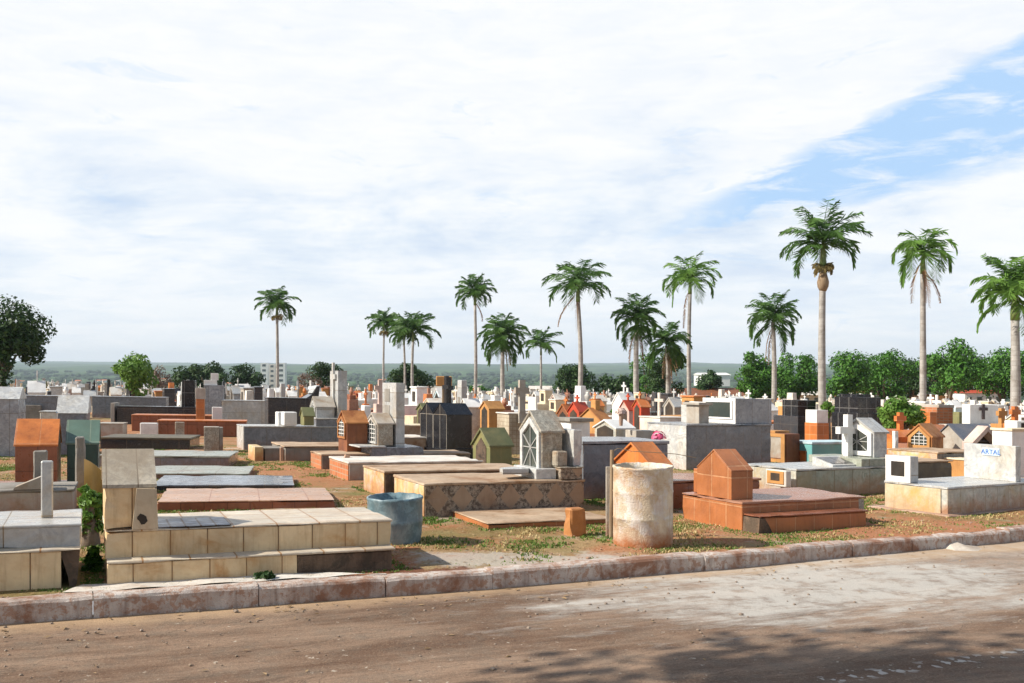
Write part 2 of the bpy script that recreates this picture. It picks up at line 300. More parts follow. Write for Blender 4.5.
class Thing:
    """a thing whose local x runs along its front face, y to the back, z up from the ground plane"""
    def __init__(s, name, label, cat, px, y=None, d=None, th=26, z=0.0, group=None, foot=True):
        s.d = d if d else D(px, y, z)
        s.th = math.radians(th); s.c, s.s = math.cos(s.th), math.sin(s.th)
        s.X = (px-512)/F*s.d; s.Y = s.d
        s.o = empty(name, (s.X, s.Y, gz(s.X, s.Y)), s.th)
        tag(s.o, label, cat, group)
        s.sh = (-(GX*s.c + G*s.s), GX*s.s - G*s.c)
        if foot:
            for k in (.3, 1.0, 1.7, 2.3): FOOT.append((s.X + s.c*k - s.s*.5, s.Y + s.s*k + s.c*.5, .75))
    def fx(s, px, ly=0):
        k = (px-512)/F
        return (k*s.Y - s.X + ly*(s.s + k*s.c))/(s.c - k*s.s)
    def fz(s, y, lx=0, ly=0):
        X = s.X + lx*s.c - ly*s.s; Y = s.Y + lx*s.s + ly*s.c
        return H - ((y-366)*Y/F - G*Y - GX*X)
    def fy(s, y, lx=0, z=0):
        # point at height z (above the plane) over lx that is seen at row y
        A = (y-366)/F - G
        X0 = s.X + lx*s.c; Y0 = s.Y + lx*s.s
        return (H - z - A*Y0 + GX*X0)/(A*s.c + GX*s.s)
    def part(s, name, mat, bm, parent=None, bev=.004, smooth=False):
        return link(name, bm, M[mat], parent or s.o, bev*1.6, smooth, s.sh, s.d < 22)
    def box(s, name, mat, x0, x1, y0, y1, z0, z1, parent=None, bev=.004, tx=0, ty=0):
        bm = bmesh.new(); a_box(bm, x0, x1, y0, y1, z0, z1, tx, ty); return s.part(name, mat, bm, parent, bev)
    def prism(s, name, mat, pts, axis, a, b, parent=None, bev=0):
        bm = bmesh.new(); a_prism(bm, pts, axis, a, b); return s.part(name, mat, bm, parent, bev)
    def cross(s, name, mat, cx, cy, z0, h, w, t, dep=None, axis='y', parent=None):
        dep = dep or t*.8
        if axis == 'y': return s.prism(name, mat, cross_pts(cx, z0, h, w, t), 'y', cy-dep/2, cy+dep/2, parent)
        return s.prism(name, mat, cross_pts(cy, z0, h, w, t), 'x', cx-dep/2, cx+dep/2, parent)
    def house(s, x0, x1, y0, y1, z0, ze, zr, wall='white', roof=None, ov=.03, t=.03, axis='x', wname='chapel_wall', bev=.003):
        def pent(a0, a1): return [(a0, z0), (a1, z0), (a1, ze), ((a0+a1)/2, zr), (a0, ze)]
        if axis == 'x': a0, a1, e0, e1 = y0, y1, x0, x1
        else: a0, a1, e0, e1 = x0, x1, y0, y1
        w = s.prism(wname, wall, pent(a0, a1), axis, e0, e1, bev=bev)
        m = (a0+a1)/2; sl = (zr-ze)/((a1-a0)/2); o = ov
        ch = [(a0-o, ze-sl*o+.003), (m, zr+.003), (a1+o, ze-sl*o+.003), (a1+o, ze-sl*o+t), (m, zr+t*1.2), (a0-o, ze-sl*o+t)]
        s.prism('roof', roof or wall, ch, axis, e0-o, e1+o, w, bev=.002)
        return w
    def lattice(s, x, y0, y1, z0, ze, zr, parent, bars='radial', frame='white', glass='glass', fw=.04):
        """framed opening with bars on the end face that looks along -x at local x"""
        m = (y0+y1)/2
        s.prism('pane', glass, [(y0, z0), (y1, z0), (y1, ze), (m, zr), (y0, ze)], 'x', x-.008, x-.002, parent)
        bm = bmesh.new(); t = .012
        def bar(p, q, w=t):
            v = Vector((q[0]-p[0], q[1]-p[1])); L = v.length
            if L < 1e-5: return
            nn = Vector((-v.y, v.x))/L*w/2
            a_prism(bm, [(p[0]+nn.x, p[1]+nn.y), (p[0]-nn.x, p[1]-nn.y), (q[0]-nn.x, q[1]-nn.y), (q[0]+nn.x, q[1]+nn.y)], 'x', x-.022, x-.010)
        out = [(y0, z0), (y1, z0), (y1, ze), (m, zr), (y0, ze)]
        if bars == 'radial':
            c = (m, z0+(ze-z0)*.62)
            for p in out + [(m, z0), (y0, c[1]), (y1, c[1])]: bar(c, p)
        else:
            for k in range(1, 4): bar((y0+(y1-y0)*k/4, z0), (y0+(y1-y0)*k/4, ze+(zr-ze)*(1-abs(k/2-1))))
            for k in range(1, 5):
                zz = z0+(zr-z0)*k/5.5; bar((y0, zz), (y1, zz)) if zz < ze else bar((y0+(zz-ze)/(zr-ze)*(m-y0), zz), (y1-(zz-ze)/(zr-ze)*(m-y0), zz))
        s.part('grille', 'metal' if bars == 'radial' else 'white', bm, parent, 0)
        bm = bmesh.new()
        def bar2(p, q): 
            v = Vector((q[0]-p[0], q[1]-p[1])); L = v.length; nn = Vector((-v.y, v.x))/L*fw/2; e = v/L*fw*.4
            a_prism(bm, [(p[0]+nn.x-e.x, p[1]+nn.y-e.y), (p[0]-nn.x-e.x, p[1]-nn.y-e.y), (q[0]-nn.x+e.x, q[1]-nn.y+e.y), (q[0]+nn.x+e.x, q[1]+nn.y+e.y)], 'x', x-.034-.001*len(bm.faces)/6, x+.001)
        for i in range(5): bar2(out[i], out[(i+1) % 5])
        s.part('frame', frame, bm, parent, 0)
# ------------------------------------------------------------------ hand-placed tombs
def slabtomb(label, px, pxr, W, ytop, wall, top, y=None, d=None, th=26, end=None, z=0.0, cap=.035, ov=.02, group=None, name='tomb', cat='tomb', yb=None):
    t = Thing(name, label, cat, px, y=y, d=d, th=th, z=z, group=group)
    L = t.fx(pxr); zt = t.fz(ytop)
    if yb: W = max(W, min(1.55, t.fy(yb, L*.5, zt)))
    t.box('body', wall, 0, L, 0, W, -.3, zt-cap+.002, bev=.006)
    t.box('top_slab', top, -ov, L+ov, -ov, W+ov, zt-cap, zt, bev=.005)
    if end: t.box('end_panel', end, -.014, .0, .01, W-.01, -.3, zt-cap-.002, bev=.002)
    t.L, t.W, t.z = L, W, zt
    return t

# --- the cream tomb beside the kerb
t = Thing('tomb', 'cream tiled two-step tomb by the kerb with one bare dark corner', 'tomb', 107, y=587, th=24)
L = t.fx(394); zl = t.fz(562); xb = t.fx(297)
t.box('lower_step', 'cream', 0, xb, 0, 1.12, -.2, zl-.02)
t.box('exposed_core', 'bare_core', xb-.01, L-.012, .014, 1.11, -.2, zl-.02, bev=.012)
t.box('step_tread', 'cream_top', -.005, L+.01, -.012, 1.13, zl-.022, zl)
yu = .17; zu = t.fz(530, 0, yu); Lu = t.fx(391, yu); yb = yu + .92
t.box('upper_step', 'cream', -.01, Lu, yu, yb, zl-.01, zu-.02)
t.box('top_slab', 'cream_top', -.02, Lu+.012, yu-.012, yb+.01, zu-.022, zu)
x1 = t.fx(157, yu)
t.box('tile_patchwork', 'blue_scrap', x1+.01, t.fx(232, yu), yu+.02, yu+.5, zu-.001, zu+.006, bev=.002)
hx0, hx1 = t.fx(104, yu+.02), t.fx(155, yu+.02); ze = t.fz(487, 0, yu+.02)
zr = t.fz(453, 0, yu+.38)
w = t.prism('headstone_block', 'cream', [(yu+.02, zu), (yu+.74, zu), (yu+.74, ze), (yu+.38, zr), (yu+.02, ze)], 'x', hx0, hx1, bev=.004)
sl = (zr-ze)/.36
t.prism('sloped_top', 'weathered_cap', [(yu, ze-.01), (yu+.38, zr+.004), (yu+.76, ze-.01), (yu+.76, ze+.018), (yu+.38, zr+.034), (yu, ze+.018)], 'x', hx0-.012, hx1+.012, w)
a, b = t.fx(132, yu-.03), t.fx(158, yu-.03)
pl = t.prism('leaning_plaque', 'brown_slab', [(a, zu+.001), (b, zu+.001), (b-.01, t.fz(489, a, yu)), (a+.035, t.fz(488, a, yu))], 'y', yu-.045, yu-.012)
pl.data.materials[0] = M['plaque']
bm = bmesh.new(); rr = random.Random(4); cx, cz = (a+b)/2-.02, zu+.085
a_prism(bm, [(cx+math.cos(k*PI/5)*rr.uniform(.025, .055), cz+math.sin(k*PI/5)*rr.uniform(.025, .05)) for k in range(10)], 'y', yu-.0475, yu-.0445)
t.part('broken_hole', 'hole', bm, pl, 0)

# --- two-step marble tomb cut by the left edge
t = Thing('tomb', 'two-step marble and cream tomb at the left edge with a thin upright stone', 'tomb', 2, y=592, th=24)
L = t.fx(80); zl = t.fz(551); L0 = -1.6
xq = t.fx(61)
t.box('lower_step', 'cream', L0, xq, 0, 1.2, -.2, zl-.022)
t.prism('broken_corner', 'bare_core', [(xq-.01, zl-.022), (L, zl-.022), (L-.02, .05), (L-.05, -.1), (xq+.07, -.1), (xq+.05, .08)], 'y', .02, 1.1)
t.box('step_tread', 'cream_top', L0-.01, L+.01, -.015, 1.22, zl-.024, zl)
zu = t.fz(526, 0, .11); Lu = t.fx(80, .11)
t.box('upper_step', 'pale_marble', L0, Lu, .11, 1.05, zl-.01, zu-.02)
t.box('top_slab', 'pale_marble', L0-.01, Lu+.012, .098, 1.06, zu-.022, zu)
sx = t.fx(41, .5)
t.box('upright_stone', 'pale_marble', sx, t.fx(53, .5), .48, .56, zu-.002, t.fz(461, sx, .5), bev=.006)

# --- slab behind it with broken pieces
t = slabtomb('low cement grave with a cracked flat lid behind the left two-step marble tomb', -60, 73, .9, 491, 'cement', 'cement_dark', d=10.9, th=22)
a = t.fx(34, .5)
t.box('headstone', 'cement_dark', a, t.fx(48, .5), .38, .50, t.z-.002, t.fz(450, a, .5), bev=.01)
p = Thing('stone_slab_fragment', 'broken grey slab piece leaning on the low cement grave by the left edge', 'broken slab', 13, d=11.15, th=22, foot=False)
p.prism('stone_piece', 'cement', [(0, t.z+.002), (.36, t.z+.002), (.34, t.z+.17), (.02, t.z+.03)], 'y', 0, .22)
# plain brown upright post + green house + red-brown house
t = Thing('tomb', 'brown house-shaped tomb with a bright orange two-tile roof near the left edge', 'tomb', 15, y=497, th=22)
a, b = 0, t.fx(57)
zb = t.fz(487)
t.box('base_slab', 'terra_top', -1.4, b+.1, -.12, .95, -.3, max(.1, zb))
ze, zr = t.fz(446, 0, 0), t.fz(421, 0, .42)
t.house(a, b, .0, .84, zb-.002, ze, zr, 'brown_tile', 'orange_roof', ov=.015)
t = Thing('tomb', 'dark green house-shaped tomb with a pale green tiled roof beside the orange-roofed one', 'tomb', 67, y=493, th=22)
ze, zr = t.fz(444), t.fz(422, 0, .40)
b = t.fx(98)
t.box('plinth', 'dark_green', -.05, b+.05, -.05, .85, -.3, .12)
t.house(0, b, 0, .8, .118, ze, zr, 'dark_green', 'green_tile', ov=.02)
t = Thing('upright_stone', 'tall thin brown upright slab in front of the dark green tomb', 'upright slab', 75, y=503, th=22, foot=False)
t.box('stone', 'cement_dark', 0, t.fx(85), 0, .22, -.2, t.fz(437), bev=.012)
t = Thing('plastic_sheet', 'curved yellow plastic sheet leaning behind the cream headstone block', 'plastic sheet', 86, y=505, th=22, foot=False)
bm = bmesh.new(); pts = []
for k in range(9):
    u = k/8; pts.append((t.fx(84+20*u), .10*math.sin(u*PI)))
out = [(x, y) for x, y in pts] + [(x, y+.012) for x, y in pts[::-1]]
n_ = len(pts)
A = [bm.verts.new((x, y, -.05)) for x, y in out]
B = [bm.verts.new((x, y+.02, t.fz(459 + 14*((x-pts[0][0])/(pts[-1][0]-pts[0][0]))**1.2, x, 0))) for x, y in out]
bm.faces.new(A); bm.faces.new(B[::-1])
for i in range(len(out)):
    j = (i+1) % len(out); bm.faces.new((A[i], B[i], B[j], A[j]))
t.part('sheet', 'yellow_sheet', bm, bev=0)

# --- left-edge tall marble
t = Thing('tomb', 'tall grey marble tomb with a pale cap cut by the left edge', 'tomb', -45, d=19.5, th=20)
b = t.fx(18.5); ze, zr = t.fz(399, b), t.fz(387, b, .5)
t.box('body', 'grey_marble', 0, b, 0, 1.1, -.3, ze)
t.prism('cap', 'white_marble', [(-.02, ze-.002), (1.12, ze-.002), (.6, zr), (.5, zr)], 'x', -.02, b+.02)
t = Thing('tomb', 'dark marble pillar tomb with a pale veined sloping cap behind the orange roof', 'tomb', 57, d=20.5, th=20)
b = t.fx(87); ze, zr = t.fz(413), t.fz(395, 0, .55)
t.box('body', 'dark_marble', 0.01, b-.01, 0.01, 1.1, -.3, ze)
t.prism('cap', 'white_marble', [(-.02, ze-.002), (1.12, ze-.002), (1.12, ze+.1), (.6, zr), (.5, zr)], 'x', -.02, b+.02)
t = slabtomb('long bluish grey marble tomb right behind the pale capped pillar tomb', 18, 57, 1.0, 395, 'dark_marble', 'grey_marble', d=30, th=16)
a = t.fx(20, -.3)
t.box('flower_box', 'cement_dark', a, t.fx(40, -.3), -.35, -.02, -.2, t.fz(405, a, -.3))
t = slabtomb('low whitish grave with a rail shaped border behind the orange roof', 40, 57, .7, 411, 'cement_white', 'pale_marble', d=24, th=16)

# --- row of flat slabs behind the cream tomb
KG = None
t = slabtomb('salmon tiled flat slab directly behind the cream tomb', 157, 335, .95, 501.5, 'brown_tile', 'salmon', y=511, th=16, cap=.02, ov=.0, yb=487)
t = slabtomb('glossy blue-grey granite flat slab between the salmon slab and the pale green-grey slab', 153, 293, .95, 485, 'granite', 'slate_slab', y=491, th=14, cap=.03, yb=473)
t = slabtomb('pale green-grey flat slab behind the glossy granite slab', 140, 248, .8, 473, 'cement_dark', 'moss_slab', y=479, th=12, cap=.03, yb=464)
t = slabtomb('grey slab with a darker marble front, fourth behind the cream tomb', 99, 229, 1.0, 455, 'dark_marble', 'moss_slab', y=467, th=10, cap=.04, yb=446)
t = slabtomb('low stained black slab grave in front of the two orange slab tombs', 100, 190, 1.0, 437, 'granite', 'dirty_slab', y=449, th=10, cap=.05, yb=431)
t = slabtomb('small grey cement block grave left of the two orange slab tombs', 98, 123, .8, 423, 'cement', 'cement', d=27, th=14)
t = slabtomb('orange-brown slab tomb with a pale rim, the farther of the two orange ones', 132, 212, 1.1, 414.5, 'brown_tile', 'orange', d=31.5, th=14, end='orange')
t = slabtomb('orange-brown slab tomb with a pale rim, the nearer of the two orange ones', 158, 246, 1.1, 420, 'brown_tile', 'orange', d=28.6, th=14, end='ochre')
t = Thing('grave_marker', 'small white block marker in front of the orange slab tombs', 'marker', 140, d=27, th=14, foot=False)
t.box('block', 'white', 0, t.fx(157), 0, .3, -.2, t.fz(423), bev=.008)
t = Thing('grave_marker', 'small square blackened stone marker on the nearer orange slab tomb edge', 'marker', 175, d=27.5, th=14, foot=False)
t.box('block', 'mottled', 0, t.fx(184), 0, .14, -.2, t.fz(422), bev=.008)
t = slabtomb('long black granite tomb with a tall black headstone at its right end', 117, 204, 1.1, 406, 'granite', 'granite', d=36, th=13)
a = t.fx(183, .8); t.box('headstone', 'black_tile', a, t.fx(196, .8), .4, 1.0, t.z-.002, t.fz(380, a, .8))
a = t.fx(111, .0); t.box('end_frame', 'cement', a, a+.12, -.05, 1.15, -.2, t.fz(403, a, 0))
t = slabtomb('long bluish grey marble tomb behind the long black granite tomb on the left', 92, 166, 1.1, 396, 'dark_marble', 'grey_marble', d=42, th=14)
t = slabtomb('pale grey marble tomb with a tall slab headstone carrying a white stepped cross block', 222, 279, 1.1, 400, 'pale_marble', 'pale_marble', d=37, th=16)
a = t.fx(204, .2); b = t.fx(224, .2); zz = t.fz(385, a, .3)
h = t.box('headstone', 'grey_marble', a, b, .1, .9, -.3, zz)
m = (a+b)/2
t.box('white_top', 'white', m-.38, m+.1, .2, .6, zz-.002, t.fz(380, a, .3), h)
t.box('white_pillar', 'white', m-.12, m+.16, .22, .58, t.fz(380, a, .3)-.002, t.fz(373, a, .3), h)
t = Thing('grave_post', 'orange tiled post with a grey cap at the end of the farther orange slab', 'post', 196, d=31, th=14, foot=False)
b = t.fx(204.5); zz = t.fz(399)
t.box('post', 'orange', 0, b, 0, .25, -.2, zz); t.box('cap', 'cement', -.02, b+.02, -.02, .27, zz-.002, t.fz(388))
t = Thing('grave_marker', 'white upright block marker standing between grey marble and orange tombs', 'marker', 212, d=30.5, th=14, foot=False)
t.box('block', 'white', 0, t.fx(222), 0, .22, -.2, t.fz(407), bev=.008)
t = Thing('headstone', 'mottled grey stone standing alone on the soil beside the flat slabs', 'headstone', 204, y=452, th=18, foot=False)
zz = t.fz(427); b = t.fx(223)
t.box('stone', 'mottled', 0, b*.8, 0, .45, -.2, zz); t.box('side_panel', 'cement_dark', b*.8+.002, b, .01, .44, -.2, zz-.01)
# K12 grey marble with pale left end, raised right end carrying chapel and tall cross stone
t = slabtomb('long dark grey marble tomb carrying a tall pale cross stone at its right end', 244, 340, 1.15, 426, 'dark_marble', 'pale_marble', y=450, th=24, end='white_marble')
a = t.fx(316); zb = t.fz(418, a)
t.box('raised_base', 'dark_marble', a, t.L+.02, -.01, 1.1, t.z-.002, zb-.03)
t.box('raised_slab', 'white_marble', a-.02, t.L+.03, -.03, 1.12, zb-.031, zb)
a, b = t.fx(316, .25), t.fx(334, .25)
w = t.house(a, b, .2, .85, zb-.002, t.fz(407, a, .2), t.fz(397.5, a, .5), 'pale_marble', 'cement', wname='chapel')
t.lattice(a, .26, .79, zb+.05, t.fz(408, a, .2), t.fz(401, a, .5), w, 'grid', 'white_marble')
a, b = t.fx(329, .5), t.fx(343.5, .5)
w = t.box('tall_stone', 'pale_marble', b-.24, b, .12, .98, zb-.002, t.fz(371, b, .5), bev=.004)
t.cross('cross', 'white_marble', b-.27, .5, t.fz(407, b, .5), 1.15, .5, .13, .05, 'x', w)
# small ones around it
t = Thing('chapel_tomb', 'tiny moss green house-shaped tomb on the long dark grey marble tomb', 'tomb', 304, d=23.0, th=24, foot=False)
t.house(0, t.fx(314), 0, .42, t.fz(425.5), t.fz(416), t.fz(408.5, 0, .2), 'olive', 'olive_roof')
for pa, pb, dd, lb in ((278, 285, 24.2, 'narrow white block marker, left one of the pair behind the long dark grey tomb'), (284, 297, 23.6, 'wide white block marker, right one of the pair behind the long dark grey tomb')):
    t = Thing('grave_marker', lb, 'marker', pa, d=dd, th=24, foot=False); t.box('block', 'white', 0, t.fx(pb), 0, .4, t.fz(425.5), t.fz(412), bev=.01)
t = slabtomb('black granite tomb with a curved rising black end behind the white block pair', 268, 318, 1.1, 397.5, 'granite', 'granite', d=31, th=20)
a = t.fx(306); zz = t.fz(387, t.L)
t.prism('rising_end', 'granite', [(a, t.z-.002), (t.L+.02, t.z-.002), (t.L+.06, zz+.03), (t.L-.04, zz), (a+.25, t.z+.16)], 'y', .0, 1.1)
t.prism('top_edge', 'pale_marble', [(a+.25, t.z+.163), (t.L-.04, zz+.003), (t.L+.06, zz+.033), (t.L+.06, zz+.06), (t.L-.04, zz+.03), (a+.2, t.z+.17)], 'y', .02, 1.08)
# K13/K14
t = slabtomb('long low cement tomb with a dirty pale lid and a dark broken left end', 285, 378, 1.05, 446, 'cement_dark', 'brown_slab', y=461, th=24, yb=437)
zz = t.fz(447, -.35)
t.box('left_block', 'yellow_end', -.62, -.44, .05, .95, -.3, zz); t.box('inner_block', 'cement_dark', -.40, -.03, .1, .9, -.3, zz-.03)
t.box('leaning_plate', 'salmon', -.12, -.05, -.12, -.05, -.1, t.z-.02)
t = Thing('tomb', 'dark marble tomb with a tall pale slab bearing two plaques', 'tomb', 359, d=18.3, th=26)
t.L = t.fx(424); zb = t.fz(446, t.fx(372), 0)
t.box('body', 'dark_marble', .25, t.L, 0, 1.1, -.3, zb-.03)
t.box('top_slab', 'white_marble', 0, t.fx(386), -.03, 1.12, zb-.031, zb)
zc = zb
a, b = t.fx(377, .22), t.fx(392, .22)
w = t.house(a, b, .16, .86, zc-.002, t.fz(424, a, .16), t.fz(414.5, a, .5), 'mottled', 'cement', wname='chapel')
t.lattice(a, .22, .80, zc+.05, t.fz(425.5, a, .2), t.fz(418, a, .5), w, 'grid', 'white_marble')
a, b = t.fx(392, .3), t.fx(402, .3)
w = t.box('tall_slab', 'pale_marble', b-.18, b, .14, 1.0, zc-.1, t.fz(383, b, .3))
zt_ = t.fz(383, b, .3)
for k in (0, 1): t.box('plaque', 'cement_dark', b-.188, b-.181, .52, .84, zt_-.38-.33*k, zt_-.12-.33*k, w, bev=.001)
bm = bmesh.new(); a_lathe(bm, [(.12, -.02), (.14, 0), (.12, .02)], 20)
for v in bm.verts: v.co = Vector((b-.19+v.co.z*.3, .42+v.co.x, zt_-.95+v.co.y))
t.part('ring', 'cement_dark', bm, w, 0)
t = Thing('chapel_tomb', 'rust-brown house-shaped chapel with a small glazed front left of the grey glazed chapel', 'tomb', 347, d=18.9, th=26, foot=False)
b = t.fx(367.5); zb0 = t.fz(440)
w = t.house(0, b, 0, .62, -.2, t.fz(423), t.fz(412, 0, .31), 'rusty_dark', 'rusty', wname='chapel')
t.lattice(0, .06, .56, zb0+.04, t.fz(424), t.fz(417, 0, .3), w, 'grid', 'rusty')
t = Thing('grave_cross', 'pale pinkish stone cross on a stepped pedestal left of the tall two-plaque slab', 'cross', 377, d=27.5, th=24, foot=False)
b = t.fx(388); zz = t.fz(404); t.box('pedestal', 'pink_paint', -.1, b+.1, 0, .5, -.2, zz-.25); t.box('upper_pedestal', 'pink_paint', .0, b, .08, .4, zz-.252, zz)
t.cross('cross', 'pink_paint', b/2, .24, zz-.02, t.fz(379)-zz, .34, .12)
t = Thing('grave_marker', 'white upright block marker behind the rust-brown chapel', 'marker', 364, d=24, th=24, foot=False); t.box('block', 'white', 0, t.fx(371), 0, .3, -.2, t.fz(405.5), bev=.01)
t = slabtomb('yellow painted little tomb between the rust-brown and grey glazed chapels', 366, 377, .5, 419, 'ochre', 'ochre', d=20.8, th=24)
# K15 slabs
t = slabtomb('low cement grave with a bare brick end behind the whitewashed lid', 322, 470, .95, 454, 'cement_dark', 'brown_slab', y=470, th=24, end='brick')
t = slabtomb('cement grave with a whitewashed lid and crumbling orange brick left end', 349, 482, .95, 462, 'cement', 'cement_white', y=481, th=24, end='brick', yb=455.5)
for k, (a, b) in enumerate(((-.34, .1), (-.2, .35))):
    p = Thing('stone_slab_fragment', ('tall', 'short')[k]+' reddish broken slab piece leaning on the brick end of the whitewashed grave', 'broken slab', 336+k*7, y=476+k*2, th=24, foot=False)
    p.prism('stone_piece', 'salmon' if k == 0 else 'cement', [(0, -.05), (.10, -.05), (.26-.06*k, .36-.1*k), (.18-.06*k, .38-.1*k)], 'y', 0, .08)
t = slabtomb('low grave with a flaking yellow left end and brown lid beside the blue drum', 385, 530, .95, 471, 'bare_core', 'brown_slab', y=497, th=25, end='yellow_end', yb=464)
# diamond tomb
t = Thing('tomb', 'long tomb faced with diamond mosaic carrying a glazed marble chapel', 'tomb', 425, y=517, th=25)
L = t.fx(584); zt = t.fz(483); W = 1.2
t.box('body', 'diamond', 0, L, 0, W, -.3, zt-.035); t.box('top_slab', 'brown_slab', -.02, L+.01, -.02, W+.02, zt-.036, zt)
t.box('end_panel', 'yellow_end', -.014, 0, .01, W-.01, -.3, zt-.038)
a = t.fx(541); zb = t.fz(467, t.fx(560))
t.box('raised_base', 'diamond', a+.3, L-.02, .01, W, zt-.002, zb-.02); t.box('raised_slab', 'mottled', a+.28, L, -.01, W+.02, zb-.021, zb)
t.box('step_block', 'white_marble', t.fx(536, .1), a+.28, .1, .8, zt-.001, zb-.03)
a, b = t.fx(548, .2)-.08, t.fx(563, .2)
w = t.house(a, b, .22, .86, zt-.001, t.fz(432, a, .2), t.fz(413, a, .54), 'mottled', 'mottled', wname='chapel', t=.035)
t.lattice(a, .28, .80, zt+.08, t.fz(434, a, .2), t.fz(420, a, .54), w, 'radial', 'white_marble', fw=.07)
a = t.fx(582, .06)
t.box('end_wall', 'white_marble', a-.13, a, .06, .92, zb-.001, t.fz(429, a, .3))
a = t.fx(556, .08)
t.box('vase_block', 'mottled', a, t.fx(567, .08), .06, .34, zb-.001, t.fz(451, a, .1), bev=.01)
p = Thing('stone_slab_fragment', 'grey broken slab piece lying on the diamond mosaic tomb before its chapel', 'broken slab', 503, d=D(503, 478, .44), th=25, foot=False)
zz = p.fz(474.5)
p.prism('stone_piece', 'pale_marble', [(0, 0), (.34, -.05), (.50, .20), (.30, .36), (.05, .22)], 'z', zz, zz+.07)
p.o.rotation_euler[1] = math.radians(0)

# black twin chapel
t = Thing('tomb', 'black tiled twin-gabled chapel tomb with pale joints and tall black crosses', 'tomb', 447, y=461, th=38)
b = t.fx(472); zb = t.fz(449); ze = t.fz(415)
t.box('plinth', 'black_plain', -.07, b+.07, -.07, 1.17, -.3, zb-.12); t.box('upper_plinth', 'black_plain', -.035, b+.035, -.035, 1.13, zb-.121, zb)
zr = t.fz(404, 0, .28)
for k in (0, 1):
    y0, y1 = .55*k+.004*k, .55*(k+1)
    w = t.house(0, b, y0, y1, zb-.002, ze, zr, 'black_plain', 'black_plain', wname='chapel', ov=.012, t=.02)
    bm = bmesh.new()
    for q in (y0+.012, (y0+y1)/2, y1-.012): a_box(bm, -.006, 0.002, q-.004, q+.004, zb, (zr-.01 if abs(q-(y0+y1)/2) < .01 else ze))
    a_box(bm, -.0065, .0015, y0, y1, ze-.002, ze+.005)
    t.part('pale_joints', 'cement', bm, w, 0)
a = t.fx(446, .6)
t.cross('cross', 'black_plain', b*.4, .42, zr-.15, t.fz(376, b*.4, .42)-zr+.15, .24, .09, axis='x')
t.cross('cross', 'black_plain', b*.7, .62, zr-.15, t.fz(377, b*.7, .62)-zr+.15, .24, .09, axis='x')
t = Thing('crucifix_board', 'ochre rounded board behind the black crosses', 'board', 436, d=26.5, th=10, foot=False)
b = t.fx(452); za, zb_ = t.fz(386), t.fz(376)
t.box('post', 'wood', b/2-.05, b/2+.05, 0.02, .08, -.2, za+.02); t.box('board', 'ochre', 0, b, -.03, .03, za, zb_, bev=.015)
t = Thing('chapel_tomb', 'moss green house-shaped tomb with a dim doorway left of the diamond mosaic chapel', 'tomb', 490, y=474, th=34, foot=True)
b = t.fx(512); ze = t.fz(446)
w = t.house(0, b, 0, .62, -.3, ze, t.fz(430, 0, .31), 'olive', 'olive_roof', wname='chapel', ov=.035, t=.04)
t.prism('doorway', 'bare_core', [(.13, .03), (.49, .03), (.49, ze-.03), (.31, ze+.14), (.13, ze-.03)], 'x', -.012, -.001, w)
t.box('side_stone', 'ochre', b+.01, b+.09, .3, .5, -.2, ze-.06)
t = Thing('tomb', 'pale tan mosaic wall tomb with a weathered stone cross rising over it', 'tomb', 509, d=23.5, th=20)
b = t.fx(541); zz = t.fz(413)
t.box('wall', 'tan_wall', 0, b, 0, .9, -.3, zz-.03); t.box('coping', 'cement_white', -.03, b+.03, -.03, .93, zz-.031, zz)
a = t.fx(522.5, -.1); t.box('cross_base', 'cement', a-.09, a+.09, -.10, -.005, zz-.25, zz+.03); t.cross('cross', 'cement', a, -.05, zz, t.fz(380, a, -.05)-zz, .36, .15, dep=.12)
# dark marble tomb behind drum
t = slabtomb('large dark grey panelled marble tomb behind the pale drum', 583, 668, 1.2, 441, 'dark_marble', 'grey_marble', y=499, th=24, cap=.05)
zt = t.z
p = Thing('tomb', 'white block tomb with a dark flat lid standing behind the big dark panelled tomb', 'tomb', 571, d=19.5, th=24)
b = p.fx(590); p.box('body', 'white', 0, b, 0, .6, -.3, p.fz(421.5)); p.box('lid', 'cement_dark', -.06, b+.06, -.06, .7, p.fz(421.5)-.002, p.fz(418))
p = Thing('chapel_tomb', 'plain orange house-shaped tomb with a small orange finial standing before white tombs', 'tomb', 601, d=20.6, th=38)
b = p.fx(611); ze, zr = p.fz(421), p.fz(409, 0, .4)
w = p.house(0, b, 0, .75, -.3, ze, zr, 'ochre', 'rusty', wname='chapel'); p.box('plinth', 'rusty_dark', -.03, b+.03, -.03, .78, -.3, p.fz(434))
p.box('finial', 'ochre', b*.4, b*.4+.14, .3, .46, zr-.02, zr+.2)
p = Thing('chapel_tomb', 'white open-fronted chapel with faded flowers on the big dark panelled tomb', 'tomb', 616, d=17.4, th=34, foot=False)
b = p.fx(634); ze, zr = p.fz(429), p.fz(421, 0, .32)
w = p.house(0, b, 0, .62, zt-.3, ze, zr, 'white_marble_tile', 'white', wname='chapel')
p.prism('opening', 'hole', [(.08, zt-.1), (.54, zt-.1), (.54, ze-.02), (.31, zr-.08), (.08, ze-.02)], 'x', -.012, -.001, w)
p = Thing('grave_marker', 'grey block marker right of the white open chapel behind the drum', 'marker', 636, d=16.9, th=26, foot=False)
p.box('block', 'cement', 0, p.fx(655), 0, .35, -.3, p.fz(430.5)); 
